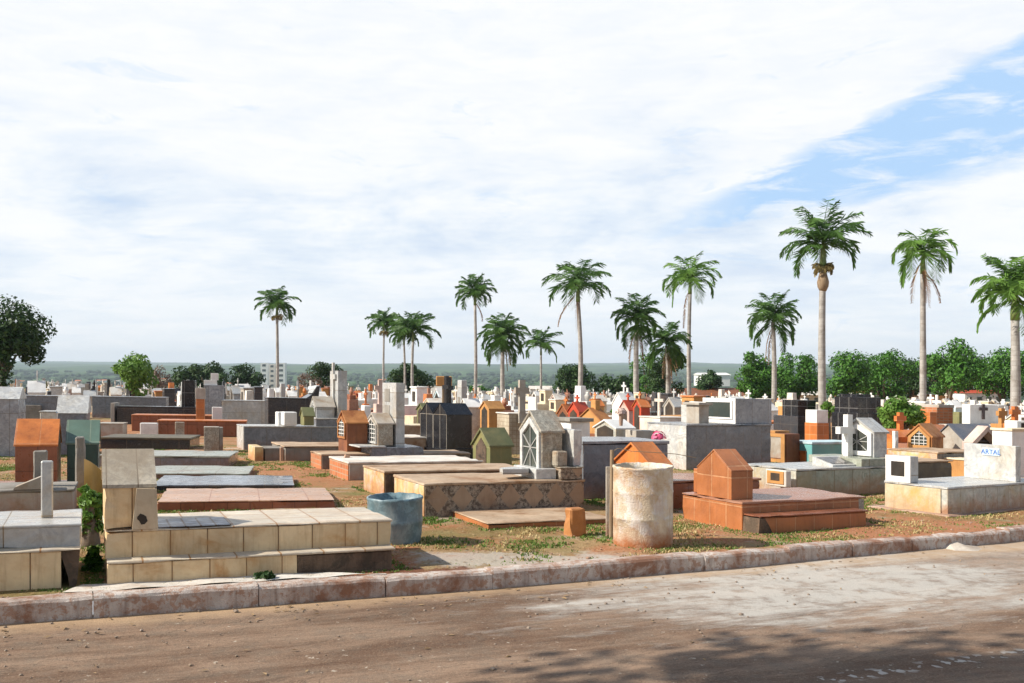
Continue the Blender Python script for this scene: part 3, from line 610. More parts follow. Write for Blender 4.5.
# pale drum etc.
FLOWERS = []
def drum(name, label, px, y, r, h, mat, prof, seed, hollow=True):
    d = D(px, y) + r
    X = (px-512)/F*d; o = empty(name, (X, d, gz(X, d)), R.uniform(0, 6)); tag(o, label, 'drum')
    bm = bmesh.new(); a_lathe(bm, prof, 40, .006, seed)
    b = link('barrel', bm, M[mat], o, smooth=True)
    if hollow is not None:
        bm = bmesh.new(); a_lathe(bm, [(r*.9, h*.9), (r*.93, h*.9+.004)], 32); link('fill', bm, M['hole' if hollow else 'mottled'], o)
    return o
r, h = .315, .83
drum('drum', 'tall flaking cream cement drum stained with red earth beside the kerb', 643, 549, r, h, 'drum_pale',
     [(r*.96, -.08), (r*.99, .02), (r, .1), (r*.995, .28), (r*1.01, .29), (r*.995, .31), (r, .55), (r*1.012, .56), (r, .58), (r*.99, h-.03), (r*1.02, h-.015), (r*1.01, h), (r*.95, h+.002), (r*.93, h-.06), (r*.93, h-.09)], 3, False)
r, h = .285, .47
drum('drum', 'cut-down blue drum with cement splashes beside the cream tomb', 395, 546, r, h, 'drum_blue',
     [(r*.88, -.05), (r*.93, .02), (r*.97, .08), (r, .2), (r*1.015, .21), (r*1.01, .24), (r, .25), (r*1.0, .43), (r*1.03, h-.02), (r*1.02, h), (r*.96, h), (r*.95, .3), (r*.92, .1)], 5, None)
t = Thing('fence_post', 'thin grey wooden post with a wire standing against the pale drum', 'post', 609, y=537, th=0, foot=False)
zt_ = t.fz(450)
bm = bmesh.new(); a_tube(bm, [(.02, 0, -.2), (.03, 0, zt_*.5), (.035, .01, zt_)], .022); t.part('post', 'wood', bm, bev=0)
t.box('board', 'cement', -.03, .045, .04, .07, -.2, t.fz(467), bev=.004)
bm = bmesh.new(); pts = [(.035+.07*k*1.0, .01+.03*k, zt_-.03+.005*math.sin(k)) for k in range(11)]; pts = [(.035, .01, zt_-.02), (.1, .02, zt_+.02), (.25, .03, zt_-.01), (.5, .06, zt_-.02), (.75, .1, zt_-.035), (1.0, .2, zt_-.08)]
a_tube(bm, pts, .004, 5); t.part('wire', 'wood', bm, bev=0)
t = Thing('chapel_tomb', 'bright orange-red tiled gable roof tomb peeking over the pale drum', 'tomb', 652, d=12.6, th=36)
b = t.fx(670); ze = t.fz(465, b, 0)
t.house(-.02, b, 0, .72, -.3, ze, t.fz(444.5, 0, .36), 'orange_roof', 'orange_roof', wname='chapel', ov=.03)
# flat slab + orange stub
t = Thing('grave_slab', 'flat low brown slab grave with an orange edge left of the pale drum', 'grave', 488, y=529, th=24)
zt_ = t.fz(523); L = t.fx(612)
t.box('body', 'terracotta', 0, L, 0, 1.15, -.2, zt_-.02); t.box('top_slab', 'brown_slab', -.01, L+.01, -.012, 1.16, zt_-.022, zt_, bev=.006)
t = Thing('brick_stub', 'small orange tapered block standing on the grass left of the pale drum', 'block', 573, y=536, th=30, foot=False)
a = t.fx(588); t.box('block', 'rusty', -.03, a, 0, .17, -.1, t.fz(509), bev=.012, tx=.012, ty=.012)
# rubble behind post
# terracotta tomb at right
t = Thing('tomb', 'terracotta tiled tomb with a blocky orange house at its left end beside the kerb', 'tomb', 742, y=531, th=28)
L = t.fx(866); zb = t.fz(502); W = 1.12
t.box('body', 'terracotta', 0, L-.12, 0.0, W, -.3, zb-.03)
t.box('right_end', 'mottled', L-.12, L-.02, .01, W, -.3, zb-.032)
t.box('top_slab', 'terra_top', -.008, L, -.012, W+.01, zb-.031, zb)
ly = -.27
zs = t.fz(516, .1, ly)
L = t.fx(868, ly)
t.box('front_step', 'terracotta', .1, L-.02, ly, .002, -.2, zs-.02, bev=.01); t.box('step_tread', 'brown_tile', .02, L, ly-.012, 0.004, zs-.021, zs)
t.prism('broken_corner', 'bare_core', [(.0, -.1), (.28, -.1), (.16, .10), (.1, zs-.03), (.02, zs-.03)], 'y', ly-.004, -.004)
ax = t.fx(697, .75); hx0 = .0; hx1 = t.fx(753, .22)
ze, zr = t.fz(472, 0, .22), t.fz(451, .0, .54)
t.house(0.03, hx1, .22, .86, zb-.001, ze, zr, 'terracotta', 'terracotta', wname='house_block', ov=.004, t=.02)
t.box('side_block', 'terracotta', .15, hx1-.05, .865, 1.08, zb-.001, ze-.03)
t = slabtomb('reddish low slab tomb behind the pale drum and terracotta house block', 655, 760, 1.0, 481, 'brown_tile', 'terra_top', d=13.0, th=26)
# big white tomb with glass case; shade on its front put into darker marble
t = Thing('tomb', 'big white marble tomb, its front coloured shade-grey, with a white glazed case on top', 'tomb', 687, y=470, th=32)
L = t.fx(771); zt = t.fz(424); W = 1.25
t.box('body', 'dark_marble', 0, L, 0, W, -.3, zt-.04); t.box('top_slab', 'grey_marble', -.015, L+.015, -.015, W+.015, zt-.041, zt); t.box('end_panel', 'white_marble', -.02, -.001, 0.005, W-.005, -.3, zt-.043)
a, b = t.fx(727, .1), t.fx(771, .1); zc = t.fz(399, b, .1)
w = t.box('glazed_case', 'grey_marble', a+.25, b, .08, 1.1, zt-.001, zc)
zq = zc-zt
t.box('case_front', 'white', a+.23, a+.249, .08, 1.1, zt, zc, w, bev=.002)
t.box('glass_pane', 'glass', a+.222, a+.2295, .2, .98, zt+.13, zc-.09, w, bev=.001)
bm = bmesh.new()
for q in (.16, .98): a_box(bm, a+.212, a+.2285, q-.0, q+.06, zt+.09, zc-.05)
for q in (zt+.09, zc-.09): a_box(bm, a+.210, a+.228, .222, .978, q, q+.04)
t.part('case_frame', 'white', bm, w, 0)
a = t.fx(699, .2); t.box('column', 'cement', a, t.fx(709, .2), .2, .6, zt-.001, t.fz(405, a, .2)); 
w = t.box('column_cap', 'cement', a-.06, t.fx(711, .2), .14, .66, t.fz(405, a, .2)-.001, t.fz(402.5, a, .2))
a = t.fx(692, .6); t.box('rear_column', 'white_marble', a-.05, a+.16, .62, .9, zt-.001, t.fz(405, a, .6))
# orange glazed box & friends
t = Thing('tomb', 'open orange box tomb with a grey pane on its left side', 'tomb', 786, y=463, th=36)
b = t.fx(800); za = t.fz(434)
w = t.box('box', 'rusty_dark', 0, b, 0, .75, -.3, za, bev=.01)
t.box('pane', 'cement', -.012, -.002, .12, .62, .1, za-.08, w, bev=.001)
bm = bmesh.new()
for q in (0.02, .62): a_box(bm, -.03, -.003, q, q+.11, -.02, za)
for q in (0.0, za-.08): a_box(bm, -.028, -.004, .131, .619, q, q+.08)
t.part('box_frame', 'ochre', bm, w, 0)
t.box('hood', 'ochre', .1, b+.12, .4, 1.05, za-.15, t.fz(431, .1, .4))
t = Thing('tomb', 'bright orange cube topped with a white block behind the turquoise slab', 'tomb', 817, d=26.5, th=30)
b = t.fx(829); z1, z2 = t.fz(423), t.fz(410)
t.box('orange_cube', 'orange', 0, b, 0, .45, -.3, z1); t.box('white_block', 'white', .0+.01, b-.01, .02, .43, z1-.001, z2)
t = slabtomb('turquoise painted slab tomb with a pale top behind the white cross', 812, 858, .8, 442, 'turquoise', 'sky_top', d=22.5, th=28, cap=.06)
t = slabtomb('tiny orange slab grave in front of the turquoise tomb', 806, 821, .5, 451, 'orange', 'orange', y=463, th=28)
t = Thing('tomb', 'greenish marble tomb with a white cross, an open-book plaque and a white glazed chapel', 'tomb', 797, y=498, th=30)
L = t.fx(887); zt = t.fz(469); W = 1.15
t.box('body', 'green_marble', 0, L, 0, W, -.3, zt-.035); t.box('top_slab', 'pale_marble', -.015, L+.01, -.015, W+.015, zt-.036, zt); t.box('end_panel', 'white_marble_tile', -.016, -.001, .005, W-.005, -.3, zt-.038)
a = t.fx(866); zb = t.fz(459, a)
t.box('raised_base', 'green_marble', a-.1, L+.05, .005, W-.01, zt-.001, zb)
a = t.fx(876, .2)-.05; b = t.fx(887, .2)
w = t.house(a, b, .2, .88, zb-.001, t.fz(433, a, .2), t.fz(420, a, .54), 'white_marble', 'pale_marble', wname='chapel', t=.035)
t.lattice(a, .27, .81, zb+.06, t.fz(435, a, .2), t.fz(426, a, .54), w, 'radial', 'white', fw=.075)
a = t.fx(848, .62); t.cross('cross', 'white', a, .62, zt-.001, t.fz(414.5, a, .6)-zt, .50, .12, dep=.10)
t.box('cross_foot', 'white', a-.12, a+.12, .5, .74, zt-.0005, zt+.04)
a, b = t.fx(829, .2), t.fx(855, .2)
w = t.prism('open_book_plaque', 'white_marble', [(.12, zt-.001), (.55, zt-.001), (.55, zt+.14), (.12, zt+.03)], 'x', a, b)
t.prism('book_page', 'granite', [(.17, zt+.0455), (.50, zt+.130), (.50, zt+.134), (.17, zt+.0495)], 'x', a+.05, (a+b)/2-.01, w)
t.prism('book_page', 'granite', [(.17, zt+.0455), (.50, zt+.130), (.50, zt+.134), (.17, zt+.0495)], 'x', (a+b)/2+.01, b-.05, w)
t = Thing('niche_box', 'small orange framed niche box leaning on the left end of the greenish marble tomb', 'niche', 785, y=499, th=32, foot=False)
w = t.box('box', 'cement_white', 0, .12, -.02, .40, .18, t.fz(471), bev=.006); t.box('niche_frame', 'ochre', -.012, -.001, .02, .36, .22, t.fz(472), w, bev=.002); t.box('opening', 'hole', -.018, -.0125, .10, .28, .27, t.fz(474), w, bev=.001)
t.box('leg', 'cement', .01, .11, .1, .3, -.1, .181)
# right corner tomb
t = Thing('tomb', 'white marble tomb with a big headboard cut by the right edge', 'tomb', 948, y=516, th=33)
L = 2.7; zt = t.fz(487); W = .98
t.box('body', 'white_marble_tile', 0, L, 0, W, -.3, zt-.035); t.box('top_slab', 'pale_marble', -.012, L, -.015, W+.015, zt-.036, zt)
t.box('end_panel', 'cream_marble', -.016, -.001, .10, W-.005, -.3, zt-.038, bev=.002)
t.box('footing', 'cement', -.16, L+.1, -.12, W+.2, -.3, .025, bev=.01)
a = .02; b = .42
zc = t.fz(455, .1, .9)
w = t.box('niche_box', 'pale_marble', a, .20, .58, .96, zt-.001, zc)
t.box('niche_opening', 'hole', a-.016, a-.012, .665, .885, zt+.06, zc-.08, w, bev=0)
bm = bmesh.new()
for q in (.575, .885): a_box(bm, a-.022, a-.002, q, q+.09, zt+.001, zc+.002)
for q in (zt+.001, zc-.08): a_box(bm, a-.021, a-.003, .666, .884, q, q+.08)
t.part('niche_frame', 'white', bm, w, 0)
a = t.fx(1021, .05); zz = t.fz(446, a, .1)
w = t.box('headboard', 'white_marble', a-.14, a, .05, .86, zt-.001, zz)
nb = t.box('name_plate', 'blue_plate', a-.15, a-.1405, .29, .56, zz-.16, zz-.05, w, bev=.001)
fc = bpy.data.curves.new('lettering', 'FONT'); fc.body = 'ARTAL'; fc.size = .10; fc.extrude = .002; fc.align_x = 'CENTER'; fc.align_y = 'CENTER'
tmp = bpy.data.objects.new('lettering_source', fc); C.objects.link(tmp)
bpy.context.view_layer.update()
me = bpy.data.meshes.new_from_object(tmp.evaluated_get(bpy.context.evaluated_depsgraph_get())); bpy.data.objects.remove(tmp)
me.materials.clear(); me.materials.append(M['blue_ink'])
lo = bpy.data.objects.new('lettering', me); C.objects.link(lo); lo.parent = w
ym = .425
lo.matrix_local = Matrix(((0, 0, -1, a-.1525), (-1, 0, 0, ym), (0, 1, 0, zz-.105+t.sh[0]*a+t.sh[1]*ym), (0, 0, 0, 1)))
# behind the right corner tomb
t = slabtomb('dark brown slab grave just behind the right corner marble tomb', 893, 952, 1.0, 462, 'dirty_slab', 'brown_slab', y=488, th=30)
t = slabtomb('broad grave with a stained yellow end behind the white niche box', 938, 985, 1.2, 452, 'cement_dark', 'brown_slab', y=478, th=30, end='yellow_end')
t = slabtomb('small yellow block grave behind the white niche box and headboard', 967, 982, .5, 459, 'ochre', 'cream_paint', y=480, th=30)
t = Thing('chapel_tomb', 'orange chapel with a white lattice window on its gabled front', 'tomb', 932, d=21, th=42)
b = t.fx(943.5); z0 = t.fz(449); ze, zr = t.fz(437), t.fz(425, 0, .5)
w = t.house(0, b, 0, .56, -.3, ze, t.fz(425, 0, .28), 'rusty', 'rusty', wname='chapel', t=.035)
t.lattice(0, .07, .49, z0+.04, ze-.02, t.fz(428.5, 0, .28), w, 'grid', 'ochre', fw=.06)
t = Thing('chapel_tomb', 'red-orange roofed tomb with a bright orange post right of the lattice-windowed chapel', 'tomb', 944, d=22.2, th=36)
b = t.fx(959); t.house(0, b, 0, .8, -.3, t.fz(440), t.fz(426, 0, .4), 'red_paint', 'orange_roof'); t.box('post', 'orange', b-.06, b+.18, -.3, -.02, -.3, t.fz(436))
t = Thing('chapel_tomb', 'wide tomb with a long slate roof and a pinkish open gable facing the road', 'tomb', 964, d=21.5, th=20)
b = t.fx(1003); ze = t.fz(441); zr = t.fz(425, 0, .45)
w = t.house(0, b, 0, .9, -.3, ze, zr, 'cement', 'slate_slab', wname='chapel')
a, c_ = t.fx(962), t.fx(993); m = (a+c_)/2; zg = t.fz(426, m, -.3)
t.prism('gable', 'pink_paint', [(a, -.2), (a+.1, -.2), (a+.1, ze-.06), (m, zg-.12), (c_-.1, ze-.06), (c_-.1, -.2), (c_, -.2), (c_, ze-.02), (m, zg), (a, ze-.02)], 'y', -.3, -.001)
t.prism('opening', 'hole', [(a+.1, -.2), (c_-.1, -.2), (c_-.1, ze-.06), (m, zg-.12), (a+.1, ze-.06)], 'y', -.02, -.004)
t = Thing('tomb', 'white wall tomb bearing a large dark cross at the right', 'tomb', 970, d=29, th=14)
b = t.fx(998); zz = t.fz(404.5)
t.box('wall', 'white', 0, b, 0, .35, -.3, zz); t.cross('cross', 'plain_dark', b*.46, -.02, t.fz(419), t.fz(404)-t.fz(419), .30, .09, dep=.035)
t.box('ledge', 'cement_white', -1.3, b+.2, -1.3, -.2, -.3, t.fz(424))
t = Thing('tomb', 'long low white wall tomb behind the headboard at the right edge', 'tomb', 1012, d=19.5, th=20)
t.box('wall', 'white', 0, 2.0, 0, .5, -.3, t.fz(431)); t.box('coping', 'cream_paint', -.03, 2.03, -.03, .53, t.fz(431)-.001, t.fz(431)+.05)
t = Thing('niche_box', 'small white box with a dark hole on the white wall', 'niche', 1017, d=20.6, th=10, foot=False)
w = t.box('box', 'white', 0, .42, 0, .4, -.2, t.fz(421)); t.box('opening', 'hole', .1, .32, -.006, -.001, t.fz(429), t.fz(423), w, bev=0)
t = Thing('grave_cross', 'orange rounded cross on an orange sloped base beside the right bush', 'cross', 901, d=23.5, th=20)
b = t.fx(911); zz = t.fz(430)
t.cross('cross', 'orange', b/2, .2, zz-.05, t.fz(412.5)-zz+.05, .30, .13); t.prism('sloped_base', 'orange_roof', [(-.25, -.2), (.9, -.2), (.9, zz-.12), (.3, zz), (.1, zz), (-.25, zz-.16)], 'x', -.45, b+.5)
t.box('front_ledge', 'terra_top', -.5, b+.7, -.75, -.252, -.2, zz-.3)
t = Thing('grave_marker', 'thin white post marker in front of the orange rounded cross', 'marker', 895, d=21.2, th=20, foot=False); t.box('block', 'white', 0, t.fx(898.5), 0, .09, -.2, t.fz(431)); 
t = Thing('tomb', 'orange and brown brick tomb left of the white wall with the dark cross', 'tomb', 930, d=30, th=22)
b = t.fx(953); t.box('body', 'brick', t.fx(937), b, 0, .9, -.3, t.fz(407.5)); t.box('lower_body', 'orange', 0, t.fx(937)-.002, 0, .9, -.3, t.fz(412)); t.box('cap', 'cement', b*.35, b+.03, -.03, .93, t.fz(407.5)-.001, t.fz(404.5))
for k, (pa, pb, yt, dd, mt, lb) in enumerate(((1003, 1012, 408, 27, 'ochre', 'yellow-orange rounded cross near the right edge'), (1016, 1026, 406, 26, 'orange', 'orange cross cut by the right edge'))):
    t = Thing('grave_cross', lb, 'cross', pa, d=dd, th=20, foot=False); b = t.fx(pb); t.box('pedestal', mt, -.05, b+.05, 0, .4, -.2, t.fz(424)); t.cross('cross', mt, b/2, .2, t.fz(424)-.01, t.fz(yt)-t.fz(424), .32, .14)
t = Thing('tomb', 'black tiled block tomb with a thin rim behind the white glazed chapel', 'tomb', 858, d=30, th=26)
b = t.fx(881); t.box('body', 'black_tile', 0, b, 0, 1.0, -.3, t.fz(397)); t.box('plinth', 'black_tile', -.06, b+.2, -.06, 1.06, -.3, t.fz(413)); t.box('rear_block', 'black_tile', .5, b+.1, .5, 1.3, -.3, t.fz(394))
t = Thing('tomb', 'plain black tiled block tomb behind the orange and white cube', 'tomb', 798, d=33, th=20)
b = t.fx(816); t.box('body', 'black_tile', 0, b, 0, .9, -.3, t.fz(400)); t.box('base', 'granite', -.3, b+.1, -.4, 1., -.3, t.fz(416))
t = Thing('tomb', 'orange sloped roof tomb behind the flowering bush at the right', 'tomb', 884, d=24.5, th=24)
t.house(0, 1.0, 0, .9, -.3, t.fz(436), t.fz(430, 0, .45), 'orange', 'orange_roof')
# red and orange chapels mid centre
for (pa, pb, yt, yr, dd, w_, r_, th, lb) in (
    (629, 641, 410, 401, 28, 'pink_paint', 'red_paint', 30, 'pale chapel with a red roof and barred front behind the white open chapel'),
    (641, 650, 407, 399.5, 27, 'red_paint', 'orange', 20, 'narrow bright red chapel right of the red-roofed pale chapel'),
    (568, 577, 414, 405, 27, 'rusty_dark', 'orange_roof', 34, 'left orange-red roofed chapel of the pair behind the diamond mosaic chapel'),
    (579, 590, 412, 403, 26, 'red_paint', 'red_paint', 34, 'right red roofed chapel of the pair behind the diamond mosaic chapel'),
    (489, 504, 409, 402, 25, 'ochre', 'ochre', 30, 'ochre house-shaped tomb right behind the black twin-gabled chapel'),
    (467, 481, 407, 399.5, 25.5, 'white_marble', 'white', 24, 'white tiled gabled tomb touching the black twin-gabled chapel'),
    (424, 437, 410, 404, 27.5, 'olive', 'olive_roof', 30, 'moss green house-shaped tomb left of the black twin-gabled chapel')):
    t = Thing('chapel_tomb', lb, 'tomb', pa, d=dd, th=th); b = t.fx(pb)
    w = t.house(0, b, 0, .5, -.3, t.fz(yt), t.fz(yr, 0, .25), w_, r_, wname='chapel')
    ze = t.fz(yt)
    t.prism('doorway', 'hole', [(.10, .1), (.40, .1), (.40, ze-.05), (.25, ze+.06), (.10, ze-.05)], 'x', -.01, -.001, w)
    if yr in (401, 399.5, 403, 405): t.cross('cross', r_, b*.35, .25, t.fz(yr, 0, .25)-.03, .26, .17, .05, axis='x', parent=w)
t = slabtomb('pale slab grave with a brown lid left of the black twin-gabled chapel', 404, 430, 1.1, 437, 'brown_slab', 'cement_white', d=21.5, th=24)
t = slabtomb('farther pale slab grave left of the black twin-gabled chapel', 403, 430, 1.0, 425, 'brown_slab', 'cream_paint', d=25.5, th=24)
t = slabtomb('white cement ledge tomb below the white cross wall left of the grey column', 660, 690, 1.0, 417, 'cement_white', 'cement_white', d=24.5, th=24)
# ------------------------------------------------------------------ terrain, road, kerb
def sstep(a, b, x):
    t = max(0., min(1., (x-a)/(b-a))); return t*t*(3-2*t)
KP = [(-60, -17.0), (-12, 2.45), (-3.75, 6.72), (-1.75, 7.62), (.1, 8.45), (1.5, 9.18), (3.5, 10.22), (7.0, 12.15), (14, 16.1), (60, 43.0)]
def kerb_y(x):
    if x <= KP[0][0]: return KP[0][1] + (x-KP[0][0])*.4
    for (x0, y0), (x1, y1) in zip(KP, KP[1:]):
        if x <= x1: return y0 + (y1-y0)*(x-x0)/(x1-x0)
    return KP[-1][1] + (x-KP[-1][0])*.55
def tz(x, y):
    r = math.hypot(x, y)
    xx = max(-150, min(150, x)); yy = min(y, 190.0)
    near = gz(xx, max(yy, -60))
    if r < 60: near += .035*(noise.noise((x*.9, y*.9, 0))) * sstep(0, 1.0, y-kerb_y(x)-.15) + .012*noise.noise((x*4, y*4, 3))*sstep(0, 1., y-kerb_y(x)-.15)
    if y < 150: return near
    far = -44.0
    hills = noise.fractal((x/1500, y/1500, 1.7), .9, 2.1, 5)
    f2 = far + sstep(1600, 6500, y)*(46 + 20*hills) + sstep(300, 1600, y)*8*noise.noise((x/320, y/320, 5))
    f2 += sstep(6000, 9000, y)*(45*max(0, .3+noise.noise((x/2600+.35, 3.1, 0))))
    f2 += sstep(-200, -1500, x)*sstep(400, 2600, y)*6
    return near*(1-sstep(170, 700, y)) + f2*sstep(170, 700, y)
def axis_vals():
    xs = [i*.22 for i in range(0, 60)]
    v = xs[-1]; st = .25
    while v < 7500: v += st; xs.append(v); st *= 1.068
    return [-x for x in xs[:0:-1]] + xs
XS = axis_vals()
ts = [0.0]; st = .16
while ts[-1] < 11500: ts.append(ts[-1]+st); st = min(st*1.032, 260)
verts = []; faces = []
for t_ in ts:
    for x in XS:
        k = kerb_y(x); 
        if abs(x) > 60: k = kerb_y(max(-60, min(60, x)))
        y = k + t_ + .10; verts.append((x, y, tz(x, y)))
nx_ = len(XS)
for j in range(len(ts)-1):
    for i in range(nx_-1):
        a = j*nx_+i; faces.append((a, a+1, a+nx_+1, a+nx_))
def rawmesh(name, verts, faces, mat, kind=None, smooth=False, parent=None):
    me = bpy.data.meshes.new(name); me.from_pydata(verts, [], faces); me.materials.append(M[mat] if isinstance(mat, str) else mat)
    if smooth: me.polygons.foreach_set('use_smooth', [True]*len(me.polygons))
    o = bpy.data.objects.new(name, me); C.objects.link(o)
    if kind: o['kind'] = kind
    if parent: o.parent = parent
    return o
# soil / fields material (one sheet): red earth and dry grass near, green fields and woods far
m, nt = newmat('ground'); n = N(nt)
P = n('ShaderNodeNewGeometry').outputs['Position']
a = n.noise(P, .8, 7, .65, .3); b = n.noise(P, 3.1, 6, .7); c = n.noise(P, .35, 4, .6); fine = n.noise(P, 40, 4, .75)
soil = n.mix(n.ramp(b, [(.40, 0.), (.62, 1.)]), (.33, .12, .05), (.38, .21, .11))
soil = n.mix(n.ramp(fine, [(.50, 0.), (.66, .7)]), soil, (.52, .36, .22))
soil = n.mix(n.ramp(fine, [(.25, .5), (.42, 0.)]), soil, (.13, .06, .03))
dry = n.mix(n.ramp(n.noise(P, 25, 5, .8), [(.3, 0.), (.7, 1.)]), (.17, .13, .055), (.42, .33, .17))
grn = n.mix(n.ramp(n.noise(P, 30, 4, .8), [(.3, 0.), (.7, 1.)]), (.055, .085, .018), (.20, .21, .07))
col = n.mix(n.ramp(a, [(.48, 0.), (.58, .7)]), soil, dry)
col = n.mix(n.ramp(c, [(.50, 0.), (.60, .6)]), col, grn)
def blob(cx, cy, rx_, ry_, amp=.9):
    s3 = n('ShaderNodeSeparateXYZ', i={0: P})
    ex = n.math('DIVIDE', n.math('SUBTRACT', s3.outputs[0], cx), rx_); ey = n.math('DIVIDE', n.math('SUBTRACT', s3.outputs[1], cy), ry_)
    rr_ = n.math('SQRT', n.math('ADD', n.math('MULTIPLY', ex, ex), n.math('MULTIPLY', ey, ey)))
    rr_ = n.math('ADD', rr_, n.math('MULTIPLY', n.math('SUBTRACT', n.noise(P, 3.5, 8, .78), .5), 2.6))
    return n.ramp(rr_, [(.70, amp), (1.0, 0.)])
dust = n.ramp(n.noise(P, 1.1, 6, .7, .5), [(.56, 0.), (.66, .75)])
col = n.mix(dust, col, (.46, .41, .34))
redsoil = n.mix(n.ramp(fine, [(.40, 0.), (.62, .8)]), (.37, .13, .055), (.46, .25, .14))
col = n.mix(blob(4.7, 11.7, 1.5, 1.3), col, redsoil)
col = n.mix(blob(-3.4, 17.5, 2.6, 3.0, .7), col, redsoil)
col = n.mix(blob(.25, 8.95, 1.3, .50, .65), col, n.mix(fine, (.40, .37, .32), (.58, .54, .48)))
col = n.mix(blob(1.1, 8.95, .5, .3, .8), col, (.50, .46, .40))
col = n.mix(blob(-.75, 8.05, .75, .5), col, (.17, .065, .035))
sep = n('ShaderNodeSeparateXYZ', i={0: P})
far = n.ramp(n.math('DIVIDE', sep.outputs[1], 400.0), [(.36, 0.), (.55, 1.)])
wd = n.noise(n.vscale(P, (.006, .003, .0)), 1, 8, .62)
fields = n.ramp(wd, [(.32, (.010, .035, .008)), (.46, (.020, .060, .012)), (.53, (.07, .14, .025)), (.60, (.025, .055, .015)), (.70, (.14, .15, .06))])
fields = n.mix(n.ramp(n.noise(n.vscale(P, (.05, .02, 0)), 1, 4, .8), [(.4, 0.), (.7, .6)]), fields, (.018, .042, .012))
col = n.mix(far, col, fields)
bs = n('ShaderNodeBsdfPrincipled', i={'Base Color': col, 'Roughness': .95, 'Specular IOR Level': .2})
bp = n('ShaderNodeBump', i={'Strength': .8, 'Distance': .03, 'Height': n.math('ADD', n.noise(P, 18, 6, .75), n.math('MULTIPLY', b, .8))})
nt.links.new(bp.outputs[0], bs.inputs['Normal']); n('ShaderNodeOutputMaterial', i={0: bs.outputs[0]})
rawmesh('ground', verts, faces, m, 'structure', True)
# road
m, nt = newmat('road'); n = N(nt)
P = n('ShaderNodeNewGeometry').outputs['Position']
rot = n('ShaderNodeMapping', i={0: P, 'Rotation': (0, 0, math.radians(-25))}).outputs[0]
lng = n.vscale(rot, (.35, 1.6, 1))
base = n.mix(n.ramp(n.noise(lng, 1.3, 7, .7, .4), [(.40, 0.), (.60, 1.)]), (.135, .076, .046), (.285, .19, .128))
base = n.mix(n.ramp(n.noise(P, 5, 5, .7), [(.45, 0.), (.7, .5)]), base, (.16, .135, .105))
fine = n.noise(P, 60, 4, .85)
base = n.mix(n.ramp(fine, [(.53, 0.), (.68, .6)]), base, (.40, .30, .20))
base = n.mix(n.ramp(fine, [(.28, .7), (.44, 0.)]), base, (.055, .04, .03))
cr = n.ramp(n.math('ABSOLUTE', n.math('SUBTRACT', n.noise(lng, 2.2, 7, .75, 1.0), .5)), [(0., .75), (.010, 0.)])
base = n.mix(cr, base, (.05, .035, .025))
# pale sand washed over the road, along the kerb and out to the right
sx = n('ShaderNodeSeparateXYZ', i={0: rot}); 
kd = n.math('SUBTRACT', 7.72, sx.outputs[1])        # metres out from the kerb
nz = n.noise(lng, 1.1, 7, .65, .5)
right = n.ramp(n.math('ADD', n.math('DIVIDE', sx.outputs[0], 14.0), n.math('MULTIPLY', nz, .35)), [(.42, 0.), (.60, 1.)])
near_k = n.ramp(n.math('ADD', n.math('MULTIPLY', kd, .33), n.math('MULTIPLY', n.math('SUBTRACT', nz, .5), 1.5)), [(.45, 1.), (.80, 0.)])
sand = n.math('MULTIPLY', n.math('MULTIPLY', right, near_k), n.ramp(n.noise(P, 3.5, 6, .7), [(.35, .15), (.6, .9)]))
edge = n.ramp(n.math('ADD', kd, n.math('MULTIPLY', n.math('SUBTRACT', n.noise(P, 3, 5, .7), .5), .5)), [(.12, .8), (.42, 0.)])
base = n.mix(edge, base, (.47, .32, .19))
def oval(cx, cy, rx_, ry_, amp, k_=1.3):
    ex = n.math('DIVIDE', n.math('SUBTRACT', sx.outputs[0], cx), rx_); ey = n.math('DIVIDE', n.math('SUBTRACT', sx.outputs[1], cy), ry_)
    q_ = n.math('SQRT', n.math('ADD', n.math('MULTIPLY', ex, ex), n.math('MULTIPLY', ey, ey)))
    q_ = n.math('ADD', q_, n.math('MULTIPLY', n.math('SUBTRACT', n.noise(lng, 2.6, 7, .72), .5), k_))
    return n.ramp(q_, [(.45, amp), (1.0, 0.)])
sand = n.math('MAXIMUM', n.math('MULTIPLY', sand, .45), n.math('MAXIMUM', oval(6.4, 6.7, 3.3, 1.4, .9, 2.4), oval(8.6, 5.6, 2.3, .16, .8, .8)))
lspot = n.math('MULTIPLY', n.ramp(n.math('ABSOLUTE', n.math('SUBTRACT', sx.outputs[1], 4.47)), [(.03, 1.), (.10, 0.)]), n.ramp(sx.outputs[0], [(.0, 0.), (1.0, 1.)]))
lspot = n.math('MULTIPLY', lspot, n.math('MULTIPLY', n.ramp(n.noise(P, 11, 2, .5), [(.57, 0.), (.60, .7)]), n.math('GREATER_THAN', sx.outputs[0], 4.2)))
base = n.mix(lspot, base, (.62, .58, .52))
sand = n.math('MULTIPLY', sand, n.ramp(n.noise(P, 4, 6, .7), [(.34, .35), (.52, 1.)]))
base = n.mix(n.math('MULTIPLY', sand, .78), base, n.mix(fine, (.44, .42, .37), (.70, .68, .63)))
spots = n.ramp(n.noise(P, 13.0, 3, .6), [(.69, 0.), (.72, .8)])
base = n.mix(spots, base, (.50, .43, .34))
bs = n('ShaderNodeBsdfPrincipled', i={'Base Color': base, 'Roughness': .85, 'Specular IOR Level': .25})
bp = n('ShaderNodeBump', i={'Strength': .6, 'Distance': .012, 'Height': n.math('ADD', n.noise(P, 55, 4, .8), n.noise(P, 6, 4, .7))})
nt.links.new(bp.outputs[0], bs.inputs['Normal']); n('ShaderNodeOutputMaterial', i={0: bs.outputs[0]})
verts = []; faces = []
rx = [-60+.75*i for i in range(161)]; rt = [0, .3, .7, 1.2, 2, 3, 4, 5, 6, 8]
KH = .145
